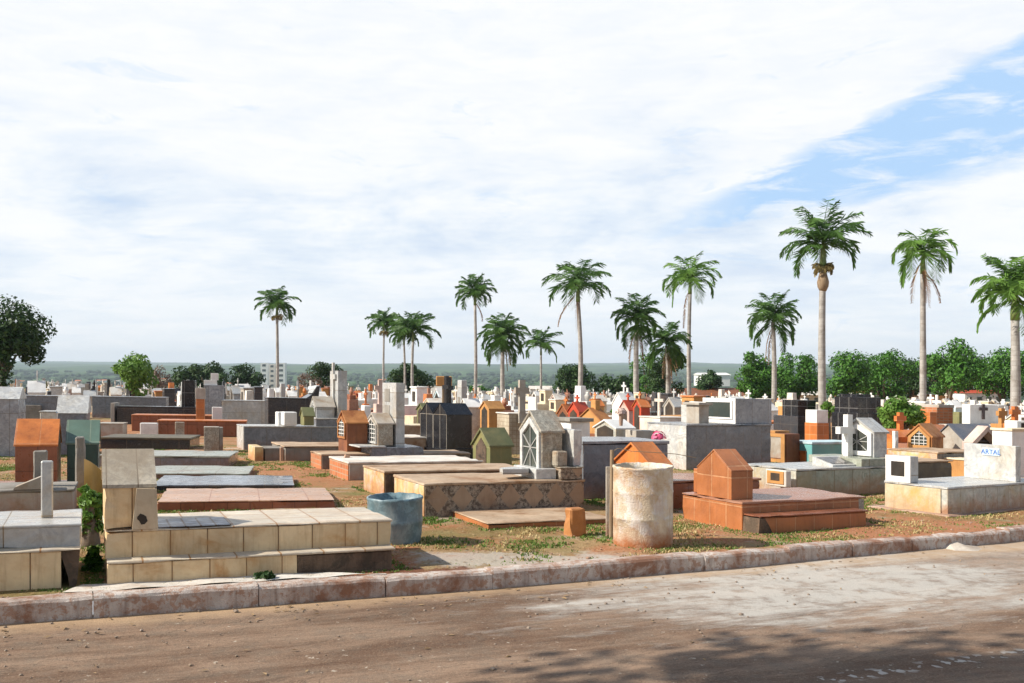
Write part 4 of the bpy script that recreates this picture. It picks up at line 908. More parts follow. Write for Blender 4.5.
for t_ in rt:
    for x in rx:
        y = kerb_y(x) - t_*1.1 + .12
        verts.append((x, y, gz(x, y)-KH + .010*noise.noise((x*.7, y*.7, 9))))
for j in range(len(rt)-1):
    for i in range(len(rx)-1):
        q = j*len(rx)+i; faces.append((q, q+len(rx), q+len(rx)+1, q+1))
rawmesh('road', verts, faces, m, 'structure', True)
# verge on the near side of the road, behind the camera
verts = []; faces = []
for t_ in (8, 8.02, 12, 25, 60, 140):
    for x in rx:
        y = kerb_y(x) - t_*1.1 + .16; verts.append((x, y, gz(x, y) - (KH+.02 if t_ == 8 else 0)))
for j in range(5):
    for i in range(len(rx)-1):
        q = j*len(rx)+i; faces.append((q, q+len(rx), q+len(rx)+1, q+1))
rawmesh('verge', verts, faces, 'cement_dark' if False else bpy.data.materials['ground'], 'structure')
# kerb of separate stones (one structure)
KM = surf('kerb_paint', (.62, .55, .49), rough=.85, wear=(.46, .30, .22), dirt=(.30, .15, .09), dirt_amt=.8, bump=1.0, sc=3.2, splash=0)
def kerb_mesh():
    bm = bmesh.new(); x = -20.0; rr = random.Random(2)
    while x < 30:
        L = rr.uniform(.85, 1.25); x1 = x + L*.9
        p, q = Vector((x, kerb_y(x))), Vector((x1, kerb_y(x1)))
        t_ = (q-p).normalized(); nn = Vector((t_.y, -t_.x))         # towards the road
        q = q - t_*rr.uniform(.003, .014)
        dz = rr.uniform(-.012, .012); sh = rr.uniform(-.012, .012)
        sec = [(.0, -.3), (.0, -.02), (-.015, .0), (-.05, .012), (-.17, .008), (-.185, -.02), (-.19, -.3)]
        rings = []
        nseg = 6
        for k in range(nseg+1):
            c_ = p.lerp(q, k/nseg)
            ring = []
            for (o_, z) in sec:
                w = c_ + nn*(o_+sh + .010*noise.noise((c_.x*5, z*20, 1)))
                ring.append(bm.verts.new((w.x, w.y, gz(w.x, w.y)+z+dz + (.010*noise.noise((c_.x*6, o_*9, 4)) if z > -.2 else 0))))
            rings.append(ring)
        for r0, r1 in zip(rings, rings[1:]):
            for i in range(len(sec)-1): bm.faces.new((r0[i], r1[i], r1[i+1], r0[i+1]))
        bm.faces.new(rings[0][::-1]); bm.faces.new(rings[-1])
        x = x1
    return bm
ko = link('kerb', kerb_mesh(), KM); ko['kind'] = 'structure'
# pale concrete apron between kerb and the cream tomb
verts = []; faces = []
ap = [-3.35+.12*i for i in range(20)]
for x in ap:
    y0 = kerb_y(x)+.17; y1 = y0 + .30*(1-sstep(-2.0, -1.1, x)) + .03*math.sin(x*7)
    for y in (y0, (y0+y1)/2, y1): verts.append((x, y, gz(x, y)+.022+.006*math.sin(x*9+y*8)))
for i in range(len(ap)-1):
    for j in (0, 1): q = i*3+j; faces.append((q, q+1, q+4, q+3))
rawmesh('pavement', verts, faces, M['cement_white'], 'structure')
# mortar lump in the gutter
d = D(944, 540, -.12); X = (944-512)/F*d
bm = bmesh.new(); a_prism(bm, [(-.30, 0), (-.08, .09), (.0, .095), (.16, .04), (.42, 0)], 'y', -.22, .14)
for v in bm.verts:
    if v.co.y < 0: v.co.z *= .25; v.co.x *= 1.15
lm = link('mortar_lump', bm, M['mortar'], None, .02); lm.location = (X, kerb_y(X)-.10, gz(X, d)-KH-.005); lm.rotation_euler = (0, 0, math.radians(28)); tag(lm, 'pale hardened mortar lump in the gutter against the kerb at the right', 'mortar')

# ------------------------------------------------------------------ palms
def quadleaf(V, Fc, p, d, w, up):
    s = d.cross(up)
    if s.length < 1e-4: s = Vector((1, 0, 0))
    s = s.normalized()*w/2; k = len(V)
    V += [p-s*.5, p+s*.5, p+d*.55+s, p+d, p+d*.55-s]
    Fc.append((k, k+1, k+2, k+3, k+4))
def frond(V, Fc, base, az, el, L, droop, rr, lw=.075, ll=.62, nl=26):
    p = Vector(base); e = el; st = L/14; pts = [p.copy()]; dirs = []
    for i in range(14):
        d = Vector((math.cos(az)*math.cos(e), math.sin(az)*math.cos(e), math.sin(e)))
        dirs.append(d); p = p + d*st; pts.append(p.copy()); e -= droop*(.4+1.2*i/14)/14
        e = max(e, -1.50)
    side0 = Vector((-math.sin(az), math.cos(az), 0))
    for i in range(14):            # rachis
        k = len(V); w = .035*(1-i/16); up = side0*w
        V += [pts[i]-up, pts[i]+up, pts[i+1]+up*.9, pts[i+1]-up*.9]; Fc.append((k, k+1, k+2, k+3))
    for i in range(nl):
        f = .12 + .88*i/(nl-1); q = f*14; j = min(13, int(q)); p = pts[j].lerp(pts[j+1], q-j); d = dirs[j]
        l = ll*(.55+.9*math.sin(PI*min(1, f*.92+.08))*.6)*rr.uniform(.85, 1.1)
        for sg in (-1, 1):
            v = side0*sg*rr.uniform(.55, .8) + d*rr.uniform(.35, .6) + Vector((0, 0, -1))*rr.uniform(.25, .75) + Vector((0, 0, .35))*(rr.random() < .35)
            quadleaf(V, Fc, p, v.normalized()*l, lw, d)
def palm(px, d, ytop, ycen, rpx, label, droop=1.9, nf=17, dead=0, fruit=False, lime=0.0, low=False, seed=0, trw=.42, bent=0.0, shaft=True, gap=0):
    rr = random.Random(seed*31+5); nf += 3; dead = dead*2//3
    X = (px-512)/F*d; zb = gz(X, d); s = d/F
    zc = H - (ycen-366)*s - zb          # crown centre above the foot
    r = rpx*s
    root = empty('palm_tree', (X, d, zb)); tag(root, label, 'palm tree', 'palm trees across the cemetery')
    zt_ = zc - (1.3 if shaft else .3)
    bm = bmesh.new(); pts = []; rad = []
    for k in range(13):
        f = k/12; pts.append(((bent+.16*math.sin(seed*2.7))*math.sin(f*PI*.5)*(1-f)*2, .1*math.sin(seed)*f*(1-f), -.3+(zt_+.3)*f)); rad.append(trw*.43*(.98-.16*f+.10*math.exp(-((f-.35)/.25)**2)) * (1.25 if k == 0 else 1))
    a_tube(bm, pts, rad, 12); link('trunk', bm, M['palm_trunk'], root, smooth=True)
    if shaft:
        bm = bmesh.new(); a_tube(bm, [(0, 0, zt_-.05), (0, 0, zt_+.25), (0, 0, zt_+.9), (0, 0, zc+.1)], [trw*.38, trw*.40, trw*.28, trw*.15], 12); link('crownshaft', bm, M['crownshaft'], root, smooth=True)
    V = []; Fc = []
    htop = (ycen-ytop)*s
    for k in range(nf):
        f = (k+.5)/nf; az = k*2.39996 + rr.uniform(-.3, .3)
        el = math.radians(88 - 84*f**.95 + rr.uniform(-8, 8)); L = r*rr.uniform(1.08, 1.26)*(1.0 if f > .15 else .9)
        if el > 1.1: L = min(L, htop*1.12)
        frond(V, Fc, (0, 0, zc-.15*f), az, el, L, droop*rr.uniform(.8, 1.2)*(.45+.95*f), rr, lw=max(.075, 1.05*s), ll=r*.33, nl=28)
    if low:
        for k in range(low):
            frond(V, Fc, (0, 0, zc-.3-.2*rr.random()), k*2.1+rr.random(), math.radians(rr.uniform(-35, -5)), r*rr.uniform(1.0, 1.25), 1.6, rr, lw=max(.085, 1.15*s), ll=r*.30)
    rawmesh('crown', V, Fc, 'frond_lime' if lime else 'frond', parent=root)
    if dead:
        V = []; Fc = []
        for k in range(dead):
            frond(V, Fc, (rr.uniform(-.1, .1), rr.uniform(-.1, .1), zc-.5-rr.random()*.5), rr.uniform(0, 6.28), math.radians(rr.uniform(-75, -40)), r*rr.uniform(.9, 1.35), .8, rr, lw=max(.07, .9*s), ll=r*.14, nl=18)
        rawmesh('dead_fronds', V, Fc, 'dead_frond', parent=root)
    if fruit:
        V = []; Fc = []
        for k in range(12):
            frond(V, Fc, (0, 0, zt_+.05), k*.55, math.radians(rr.uniform(-10, 55)), r*.32, 2.6, rr, lw=.09, ll=r*.15, nl=14)
        rawmesh('fruit_stalks', V, Fc, 'fruit', parent=root)
        if gap:
            bm = bmesh.new(); a_lathe(bm, [(trw*.36, zt_-1.25), (trw*.62, zt_-1.0), (trw*.68, zt_-.75), (trw*.40, zt_-.25)], 12); link('spathe', bm, M['wood'], root, smooth=True)
PALMS = [
 (277, 105, 286, 305, 22, 'leftmost palm, tall and thin, rising alone over the grey marble tombs', dict(droop=2.1, fruit=True, trw=.42)),
 (384, 140, 309, 324, 19, 'thin palm at the left of the three palms standing close together', dict(fruit=True, trw=.38)),
 (404, 120, 318, 334, 17, 'shorter middle palm of the three standing close together', dict(trw=.34, nf=13)),
 (413, 118, 312, 331, 25, 'right palm of the three standing close together, with wide open fronds', dict(droop=1.5, trw=.42)),
 (475, 105, 274, 293, 22, 'straight palm with a starry tuft between the black chapel and the bushy palm', dict(droop=1.7, dead=2, nf=18, trw=.42)),
 (503, 84, 313, 335, 25, 'low bushy palm with a heavy hanging skirt right of the starry palm', dict(droop=2.1, nf=26, low=9, dead=3, trw=.45, shaft=False)),
 (541, 125, 327, 345, 22, 'small slender palm with few fronds between two larger palms', dict(droop=1.8, nf=11, trw=.36, dead=1)),
 (578, 75, 259, 285, 35, 'tall palm with brown hanging stalks just right of the small slender palm', dict(droop=1.8, nf=18, dead=3, trw=.44, bent=.25)),
 (637, 75, 289, 318, 27, 'full-crowned palm with dry brown skirt, left of a pair before a dark tree', dict(droop=2.3, nf=22, low=7, dead=8, trw=.5, shaft=False)),
 (667, 79, 318, 342, 25, 'lower palm with a long reddish dead skirt before a dark tree', dict(droop=2.3, nf=16, low=8, dead=14, trw=.48, shaft=False)),
 (690, 84, 252, 279, 31, 'tall palm with a bright lime top leaf left of the glazed case', dict(droop=2.4, nf=15, lime=1, dead=2, trw=.44)),
 (773, 73, 289, 318, 28, 'mid-height palm with a round shaggy head behind the orange glazed box', dict(droop=2.2, nf=24, low=5, dead=3, trw=.46, shaft=False)),
 (823, 50, 200, 243, 40, 'tallest palm, with wide crown and brown fruit ring, behind the white glazed chapel', dict(droop=1.7, nf=20, fruit=True, gap=1, trw=.46)),
 (923, 58, 222, 252, 37, 'palm with long drooping fronds and a thick brown hanging bunch at the right', dict(droop=3.6, nf=15, dead=7, lime=1, trw=.44)),
 (1015, 41, 247, 289, 40, 'thick-trunked palm cut by the right edge of the photo', dict(droop=2.0, nf=24, low=4, trw=.48, lime=1)),
]
for k, (px, d, yt, yc, r_, lb, kw) in enumerate(PALMS): palm(px, d, yt, yc, r_, lb, seed=k+1, **kw)

# ------------------------------------------------------------------ broad trees
def tree(px, d, ybot, ytop, hw, mat, label, name='tree', cat='tree', seed=0, n=3200, leaf=.24, trunk=True, flat=1.0, lean=0.0, group=None, x=None, zc=None, lobes=24, hollow=.55):
    rr = random.Random(seed*17+3); s = d/F
    X = (px-512)/F*d if x is None else x; zb = gz(min(X, 150), min(d, 190))
    top = H-(ytop-366)*s - zb; bot = H-(ybot-366)*s - zb
    if zc: bot, top = zc
    rx = hw*s*1.12; cz = (top+bot)/2; rz = (top-bot)/2*1.10
    root = empty(name, (X, d, zb)); tag(root, label, cat, group)
    L = []
    for k in range(lobes):
        while True:
            v = Vector((rr.uniform(-1, 1), rr.uniform(-1, 1), rr.uniform(-1, 1)))
            if .35 < v.length < 1: break
        r1 = rr.uniform(.24, .44)*min(rx, rz*1.2); L.append((Vector((v.x*max(0, rx-r1*.8), v.y*max(0, rx-r1*.8), cz+v.z*max(0, rz-r1*.75))), r1))
    V = []; Fc = []
    for i in range(n):
        c_, r_ = L[rr.randrange(len(L))]
        v = Vector((rr.gauss(0, 1), rr.gauss(0, 1), rr.gauss(0, 1))).normalized()
        q = c_ + Vector((v.x, v.y, v.z*.85))*r_*(hollow+(1-hollow)*rr.random()**.5)*rr.uniform(.85, 1.12)
        nrm = (v*1.0+Vector((rr.gauss(0, .5), rr.gauss(0, .5), rr.gauss(0, .5)+.3))).normalized()
        u = nrm.orthogonal().normalized(); w = nrm.cross(u); a_ = rr.uniform(0, 6.28)
        u, w = u*math.cos(a_)+w*math.sin(a_), w*math.cos(a_)-u*math.sin(a_)
        l = leaf*rr.uniform(.6, 1.25); k = len(V)
        V += [q-u*l*.5, q+w*l*.28, q+u*l*.55, q-w*l*.28]; Fc.append((k, k+1, k+2, k+3))
    rawmesh('crown', V, Fc, mat, parent=root)
    if trunk:
        bm = bmesh.new(); tr = max(.10, rx*.06)
        a_tube(bm, [(0, 0, -.4), (lean*.3, 0, bot*.5), (lean, 0, cz-.2*rz)], [tr*1.25, tr, tr*.6], 9)
        for (c_, r_) in L[:8]:
            a_tube(bm, [(lean*.6, 0, max(.3, bot*.85)), Vector((lean*.5, 0, cz*.5+bot*.4)).lerp(c_, .45), c_], [tr*.6, tr*.4, tr*.12], 6)
        link('trunk', bm, M['leafwood'], root, smooth=True)
    return root
TR = 'trees beyond the graves'
tree(3, 62, 377, 284, 43, 'leaf_dark', 'big dark spreading tree at the left edge of the photo', seed=1, n=12000, leaf=.27, lobes=22, hollow=.45)
tree(4, 60, 388, 350, 11, 'leaf_dark', 'small dark tree below the big dark spreading tree', seed=22, n=1200, leaf=.2)
tree(133, 62, 397, 354, 22, 'leaf_light', 'bright green leafy tree above the long bluish marble tomb at the left', seed=2, n=4200, leaf=.24)
tree(160, 85, 395, 366, 12, 'leaf_brown', 'bare brownish tree just right of the bright green leafy tree', seed=3, n=900, leaf=.22)
tree(203, 150, 397, 361, 33, 'leaf_dark', 'wide dark round tree behind the white stepped headstone', seed=4, n=5200, leaf=.52)
tree(246, 155, 397, 364, 19, 'leaf_dark', 'dark tree left of the leftmost palm', seed=5, n=2600, leaf=.52)
tree(325, 130, 393, 361, 18, 'leaf_dark', 'dark tree behind the tall pale cross stone', seed=6, n=3200, leaf=.34)
tree(309, 125, 393, 372, 12, 'leaf_brown', 'brownish sparse tree left of the dark tree by the tall cross stone', seed=7, n=1200, leaf=.26)
tree(411, 150, 398, 363, 23, 'leaf_dark', 'dark round tree behind the three close palms', seed=8, n=4600, leaf=.52)
tree(478, 150, 401, 384, 12, 'leaf_mid', 'low green tree at the foot of the starry palm', seed=9, n=1500, leaf=.35)
tree(572, 150, 400, 363, 22, 'leaf_dark', 'large dark green tree behind the tall palm with hanging stalks', seed=10, n=4600, leaf=.52)
tree(618, 155, 402, 374, 27, 'leaf_dark', 'low wide dark tree right of the large dark green tree', seed=11, n=4200, leaf=.52)
tree(667, 120, 401, 346, 22, 'leaf_dark', 'dark tall tree behind the palm with the long reddish skirt', seed=12, n=5200, leaf=.36)
tree(646, 150, 401, 352, 16, 'leaf_mid', 'mid green tree between the two skirted palms', seed=13, n=2600, leaf=.36)
tree(707, 170, 397, 370, 15, 'leaf_dark', 'small dark tree right of the tall palm with a lime top leaf', seed=14, n=2600, leaf=.52)
tree(753, 120, 403, 348, 24, 'leaf_mid', 'leafy green tree just left of the round shaggy palm', seed=15, n=5400, leaf=.40, hollow=.4)
tree(797, 125, 403, 348, 25, 'leaf_mid', 'leafy green tree between the shaggy palm and the tallest palm', seed=16, n=5400, leaf=.40, hollow=.4)
tree(845, 120, 403, 348, 30, 'leaf_mid', 'green tree just right of the tallest palm trunk', seed=17, n=5400, leaf=.40, hollow=.4)
tree(884, 125, 403, 344, 30, 'leaf_mid', 'tall green tree left of the drooping palm trunk', seed=18, n=5400, leaf=.40, hollow=.4)
tree(912, 135, 404, 354, 20, 'leaf_dark', 'narrow dark green tree right behind the drooping palm trunk', seed=19, n=3600, leaf=.40, hollow=.4)
tree(950, 112, 401, 340, 33, 'leaf_mid', 'broad round green tree between the drooping palm and the right edge palm', seed=20, n=6400, leaf=.40, hollow=.4)
tree(1003, 118, 402, 344, 33, 'leaf_mid', 'green tree behind the thick-trunked palm at the right edge', seed=21, n=6400, leaf=.40, hollow=.4)
tree(1050, 118, 400, 350, 26, 'leaf_mid', 'green tree mostly cut by the right edge behind the last palm', seed=23, n=4400, leaf=.40, hollow=.4)
tree(866, 140, 404, 351, 24, 'leaf_mid', 'green tree filling the gap between two trees right of the tallest palm', seed=31, n=4200, leaf=.42, hollow=.4)
tree(930, 140, 404, 352, 22, 'leaf_dark', 'dark tree half hidden left of the broad round green tree', seed=32, n=4200, leaf=.42, hollow=.4)
tree(976, 138, 404, 353, 20, 'leaf_mid', 'lower green tree half hidden right of the broad round green tree', seed=33, n=3600, leaf=.42, hollow=.4)
tree(775, 140, 403, 356, 18, 'leaf_dark', 'dark tree directly behind the round shaggy palm', seed=34, n=3000, leaf=.42, hollow=.4)
tree(901, 28, 433, 394, 24, 'leaf_light', 'leafy flowering bush over the orange cross at the right', 'bush', 'bush', seed=24, n=5200, leaf=.12, hollow=.3, lobes=34)
tree(828, 33, 418, 401, 8, 'leaf_light', 'small green shrub at the foot of the tallest palm', 'bush', 'bush', seed=25, n=900, leaf=.12)
tree(618, 46, 417, 403, 7, 'leaf_mid', 'small dark shrub between white chapels left of the red-roofed chapel', 'bush', 'bush', seed=26, n=700, leaf=.14)
tree(90, 9.3, 540, 484, 15, 'leaf_light', 'bright green fern-like bush growing between the two stepped tombs', 'bush', 'bush', seed=27, n=1500, leaf=.075, hollow=.2)
tree(92, 8.0, 598, 545, 13, 'leaf_mid', 'dark weedy bush at the foot of the gap between the stepped tombs', 'bush', 'bush', seed=28, n=900, leaf=.07, trunk=False, hollow=.2)
tree(262, 7.75, 588, 571, 12, 'leaf_dark', 'small dark weed growing out from under the cream tomb by the kerb', 'weed', 'weed', seed=29, n=420, leaf=.05, trunk=False, hollow=.2)
# the tree across the road whose shade falls on the asphalt (left of the camera, out of frame)
tree(0, 2.4, 0, 0, 0, 'leaf_mid', 'leafy street tree shading the road', seed=30, n=100) if False else None
def street_tree(X, Y, r, z0, z1, seed):
    rr = random.Random(seed); zb = gz(X, Y); root = empty('tree', (X, Y, zb)); tag(root, 'leafy street tree across the road shading the asphalt', 'tree')
    V = []; Fc = []
    for i in range(8200):
        v = Vector((rr.gauss(0, 1), rr.gauss(0, 1), rr.gauss(0, 1))).normalized()*min(1.3, abs(rr.gauss(.35, .45)))
        q = Vector((v.x*r, v.y*r*.75, (z0+z1)/2+v.z*(z1-z0)/2)); nrm = Vector((rr.gauss(0, 1), rr.gauss(0, 1), rr.gauss(0, 1))).normalized()
        u = nrm.orthogonal().normalized(); w = nrm.cross(u); l = .24; k = len(V)
        V += [q-u*l*.5, q+w*l*.3, q+u*l*.5, q-w*l*.3]; Fc.append((k, k+1, k+2, k+3))
    rawmesh('crown', V, Fc, 'leaf_mid', parent=root)
    bm = bmesh.new(); a_tube(bm, [(0, 0, -.3), (.05, 0, z0), (0, 0, (z0+z1)/2)], [.2, .15, .08], 10); link('trunk', bm, M['leafwood'], root, smooth=True)
street_tree(-6.3, 3.55, 1.8, 5.6, 7.8, 5)

# ------------------------------------------------------------------ the crowd of graves farther back
rows = {}
def proto(kind, colr):
    """one small tomb of each kind; parts are children"""
    wall, roof = colr
    o = empty('x', (0, 0, 0))
    def bx(nm, mt, *a, par=None, **k):
        bm = bmesh.new(); a_box(bm, *a, **k); return link(nm, bm, M[mt], par or o, .008)
    def cr(nm, mt, cx, cy, z0, h, w, t, par=None):
        bm = bmesh.new(); a_prism(bm, cross_pts(cy, z0, h, w, t), 'x', cx-t*.4, cx+t*.4); return link(nm, bm, M[mt], par or o)
    def hs(x0, x1, y0, y1, z0, ze, zr):
        bm = bmesh.new(); a_prism(bm, [(y0, z0), (y1, z0), (y1, ze), ((y0+y1)/2, zr), (y0, ze)], 'x', x0, x1); w = link('chapel', bm, M[wall], o)
        m_ = (y0+y1)/2; sl = (zr-ze)/((y1-y0)/2)
        bm = bmesh.new(); a_prism(bm, [(y0-.05, ze-sl*.05), (m_, zr+.004), (y1+.05, ze-sl*.05), (y1+.05, ze-sl*.05+.05), (m_, zr+.055), (y0-.05, ze-sl*.05+.05)], 'x', x0-.04, x1+.04); link('roof', bm, M[roof], w)
        bm = bmesh.new(); a_prism(bm, [(y0+.12, z0+.12), (y1-.12, z0+.12), (y1-.12, ze-.05), (m_, zr-.14), (y0+.12, ze-.05)], 'x', x0-.012, x0-.002); link('opening', bm, M['hole'], w)
        return w
    if kind == 'chapel_tomb':
        bx('plinth', wall, 0, 2.1, 0, .95, -.5, .42); w = hs(.1, .85, .08, .87, .418, 1.05, 1.42)
        cr('cross', roof, .5, .475, 1.40, .45, .28, .07, w)
    elif kind == 'twin_house_tomb':
        bx('plinth', wall, 0, 1.9, 0, 1.1, -.5, .5); hs(1.0, 1.8, .15, .95, .498, 1.15, 1.45)
    elif kind == 'cross_tomb':
        bx('body', wall, 0, 2.0, 0, .9, -.5, .4); bx('pedestal', roof, 1.5, 1.85, .25, .65, .398, .75); cr('cross', roof, 1.67, .45, .748, .95, .5, .12)
    elif kind == 'slab_tomb':
        bx('body', wall, 0, 2.1, 0, .95, -.5, .45); bx('lid', roof, -.04, 2.14, -.04, .99, .448, .52); bx('headstone', wall, 1.75, 1.95, .08, .87, .518, 1.15)
    elif kind == 'block_tomb':
        bx('body', wall, 0, 2.0, 0, .95, -.5, .7); w = bx('head_block', wall, 1.3, 1.9, .1, .85, .698, 1.45); bx('niche', 'hole', 1.286, 1.297, .28, .67, .85, 1.3, par=w); bx('cap', roof, 1.25, 1.95, .05, .90, 1.448, 1.51, par=w)
    elif kind == 'pillar_tomb':
        bx('body', wall, 0, 1.9, 0, .9, -.5, .45); w = bx('pillar', roof, 1.35, 1.8, .2, .7, .448, 1.75, tx=.06, ty=.06); bx('plaque', 'cement_dark', 1.345, 1.36, .35, .55, .9, 1.2, par=w)
    elif kind == 'vase_tomb':
        bx('body', wall, 0, 1.8, 0, .9, -.5, .6); bx('niche_box', roof, .2, .8, .15, .75, .598, 1.1); w = bx('upper_block', wall, .3, .7, .25, .65, 1.098, 1.3)
        bm = bmesh.new(); a_lathe(bm, [(.06, 1.298), (.13, 1.42), (.15, 1.52), (.07, 1.6), (.10, 1.66)], 12)
        for v in bm.verts: v.co.x += .5; v.co.y += .45
        link('urn', bm, M[roof], w, smooth=True)
    return o
COL = {'white': ('white', 'white'), 'grey': ('cement', 'pale_marble'), 'cream': ('cream_paint', 'cement_white'), 'orange': ('ochre', 'orange_roof'), 'black': ('granite', 'granite'),
       'red': ('red_paint', 'orange'), 'pale marble': ('white_marble', 'pale_marble'), 'brown': ('brown_tile', 'terra_top'), 'blue': ('sky_top', 'white'), 'green': ('olive', 'olive_roof'), 'pink': ('pink_paint', 'cement_white')}
WT = [('white', 46), ('grey', 14), ('cream', 12), ('pale marble', 14), ('orange', 7), ('black', 7), ('red', 3), ('brown', 4), ('blue', 2), ('green', 1.5), ('pink', 4)]
KW = [('chapel_tomb', 22), ('twin_house_tomb', 10), ('cross_tomb', 20), ('slab_tomb', 14), ('block_tomb', 18), ('pillar_tomb', 12), ('vase_tomb', 10)]
NOUN = {'chapel_tomb': 'chapel tomb with a cross', 'twin_house_tomb': 'gabled house-shaped tomb', 'cross_tomb': 'tomb with a standing cross', 'slab_tomb': 'slab tomb with an upright headstone',
        'block_tomb': 'block tomb with a niche', 'pillar_tomb': 'tomb with a tall tapered pillar', 'vase_tomb': 'stepped tomb with an urn'}
LM = [(-60, 'at the far left edge'), (60, 'left of the bright green leafy tree'), (133, 'behind the bright green leafy tree'), (203, 'before the wide dark round tree'), (250, 'left of the leftmost palm'), (290, 'right of the leftmost palm'),
      (350, 'left of the three close palms'), (405, 'below the three close palms'), (448, 'left of the starry palm'), (490, 'below the bushy skirted palm'), (525, 'left of the small slender palm'), (560, 'left of the palm with hanging stalks'),
      (600, 'right of the palm with hanging stalks'), (650, 'below the two palms with dry skirts'), (700, 'right of the lime-topped palm'), (745, 'left of the round shaggy palm'), (797, 'left of the tallest palm'), (850, 'right of the tallest palm'),
      (895, 'left of the drooping palm'), (950, 'right of the drooping palm'), (1010, 'around the right edge palm')]
def pick(rr, W):
    t_ = rr.uniform(0, sum(w for _, w in W))
    for k, w in W:
        t_ -= w
        if t_ <= 0: return k
    return W[-1][0]
ORD = ['nearest', 'second', 'third', 'fourth', 'fifth', 'sixth', 'seventh', 'eighth', 'ninth', 'tenth']
cands = []
rr = random.Random(11)
th = math.radians(27); c_, s_ = math.cos(th), math.sin(th)
placed = []
tries = 0
while len(placed) < 680 and tries < 40000:
    tries += 1
    d = 31 + 125*rr.random()**.95
    px = rr.uniform(-15, 1045)
    X = (px-512)/F*d
    # snap to rows
    u = X*c_ + d*s_; v = -X*s_ + d*c_
    v = round(v/1.6)*1.6 + rr.uniform(-.12, .12); u = round(u/2.5)*2.5 + rr.uniform(-.25, .25)
    X = u*c_ - v*s_; Y = u*s_ + v*c_
    if Y < 31: continue
    if any((X-a)**2+(Y-b)**2 < 1.7 for a, b, *_ in placed): continue
    if any((X+c_*1.0-a)**2+(Y+s_-b)**2 < (r0+1.6)**2 for a, b, r0 in FOOT): continue
    if any(abs((p[0]-512)/F*p[1]-X-.9) < 1.1 and abs(p[1]-Y-.6) < 1.1 for p in PALMS): continue
    px = 512+F*X/Y
    if not -20 < px < 1040: continue
    kd, cl = pick(rr, KW), pick(rr, WT)
    if px < 330 and rr.random() < .3: cl = 'grey' if rr.random() < .6 else 'black'
    placed.append((X, Y, kd, cl, px, rr.uniform(.6, .9), rr.uniform(.72, 1.1), rr.choice((0, 0, 0, PI)), rr.uniform(-.06, .06)))
protos = {}
def childs(o): return list(o.children)
def copy_tree(o, par=None):
    c = o.copy(); C.objects.link(c)
    if par: c.parent = par
    for ch in childs(o): copy_tree(ch, c)
    return c
cnt = {}
placed.sort(key=lambda p: p[1])
for (X, Y, kd, cl, px, sx, sz, flip, jit) in placed:
    lm = min(LM, key=lambda a: abs(a[0]-px))[1]; key = (kd, cl, lm); i = cnt.get(key, 0); cnt[key] = i+1
    first = (kd, cl) not in protos
    if first: protos[(kd, cl)] = proto(kd, COL[cl])
    o = protos[(kd, cl)] if first else copy_tree(protos[(kd, cl)])
    if first: o.name = kd
    if flip: X, Y = X+c_*1.9-s_*.9, Y+s_*1.9+c_*.9
    o.location = (X, Y, gz(X, Y)); o.rotation_euler = (0, 0, th+jit+flip); o.scale = (sx, 1, sz)
    tag(o, None, 'tomb', 'crowded tombs farther back'); o['_key'] = '|'.join(key); o['_i'] = i
for (X, Y, *_r) in placed: pass
for o in list(C.objects):
    if '_key' in o:
        kd, cl, lm = o['_key'].split('|'); n_ = cnt[(kd, cl, lm)]; i = o['_i']
        tagw = '' if n_ == 1 else (('nearer ', 'farther ')[i] if n_ == 2 else (ORD[i] if i == 0 else ORD[i]+'-nearest')+' ')
        o['label'] = f"{tagw}{'small ' if not tagw else ''}{cl} {NOUN[kd]} {lm}"
        del o['_key']; del o['_i']

# ------------------------------------------------------------------ buildings beyond the graves
def bld(name, label, cat, px, d, ytop, ybot, wpx, dep, wall, roof=None, rh=0, wins=(0, 0), th=0, group=None):
    s = d/F; X = (px-512)/F*d; zt_ = H-(ytop-366)*s; zb = H-(ybot-366)*s; w = wpx*s
    root = empty(name, (X, d, zb), math.radians(th)); tag(root, label, cat, group)
    h = zt_-zb
    bm = bmesh.new(); a_box(bm, -w/2, w/2, 0, dep, -6, h); link('wall', bm, M[wall], root)
    if roof:
        bm = bmesh.new(); o_ = w*.04; a_prism(bm, [(-o_, h-.001), (dep+o_, h-.001), (dep/2, h+rh)], 'x', -w/2-o_, w/2+o_); link('roof', bm, M[roof], root)
    if wins[0]:
        for i in range(wins[0]):
            for j in range(wins[1]):
                ww = w/wins[0]; hh = h/wins[1]; x0 = -w/2+ww*(i+.25); z0 = hh*(j+.3)
                bm = bmesh.new(); a_box(bm, x0, x0+ww*.5, -.15, -.01, z0, z0+hh*.45); link('window', bm, M['glass'], root)
    return root
bld('apartment_tower', 'white high-rise tower farthest left of the cluster on the horizon', 'tower', 264, 1500, 363, 388, 7, 12, 'white', wins=(1, 5))
bld('apartment_tower', 'grey high-rise tower in the middle of the cluster on the horizon', 'tower', 272, 1520, 364, 388, 6, 12, 'cement_white', wins=(1, 5))
bld('apartment_tower', 'pinkish white high-rise tower right of the leftmost palm trunk', 'tower', 281, 1500, 363, 388, 8, 12, 'white', wins=(1, 5))
bld('warehouse', 'long white industrial hall in the valley right of the lime-topped palm', 'hall', 716, 900, 375, 380, 28, 40, 'white', 'white', 2)
bld('house', 'long low house with a brown tiled roof behind the glazed case tomb', 'house', 716, 165, 396, 404, 86, 9, 'cream_paint', 'rusty_dark', 1.3, th=6)
bld('house', 'low white house between the bushy palm and the small slender palm', 'house', 541, 175, 389, 402, 22, 8, 'white', 'cement_white', .5, wins=(4, 1))
bld('house', 'white and red framed building behind the white wall with the dark cross', 'house', 984, 130, 393, 409, 38, 7, 'white', 'red_paint', .3, wins=(4, 1))
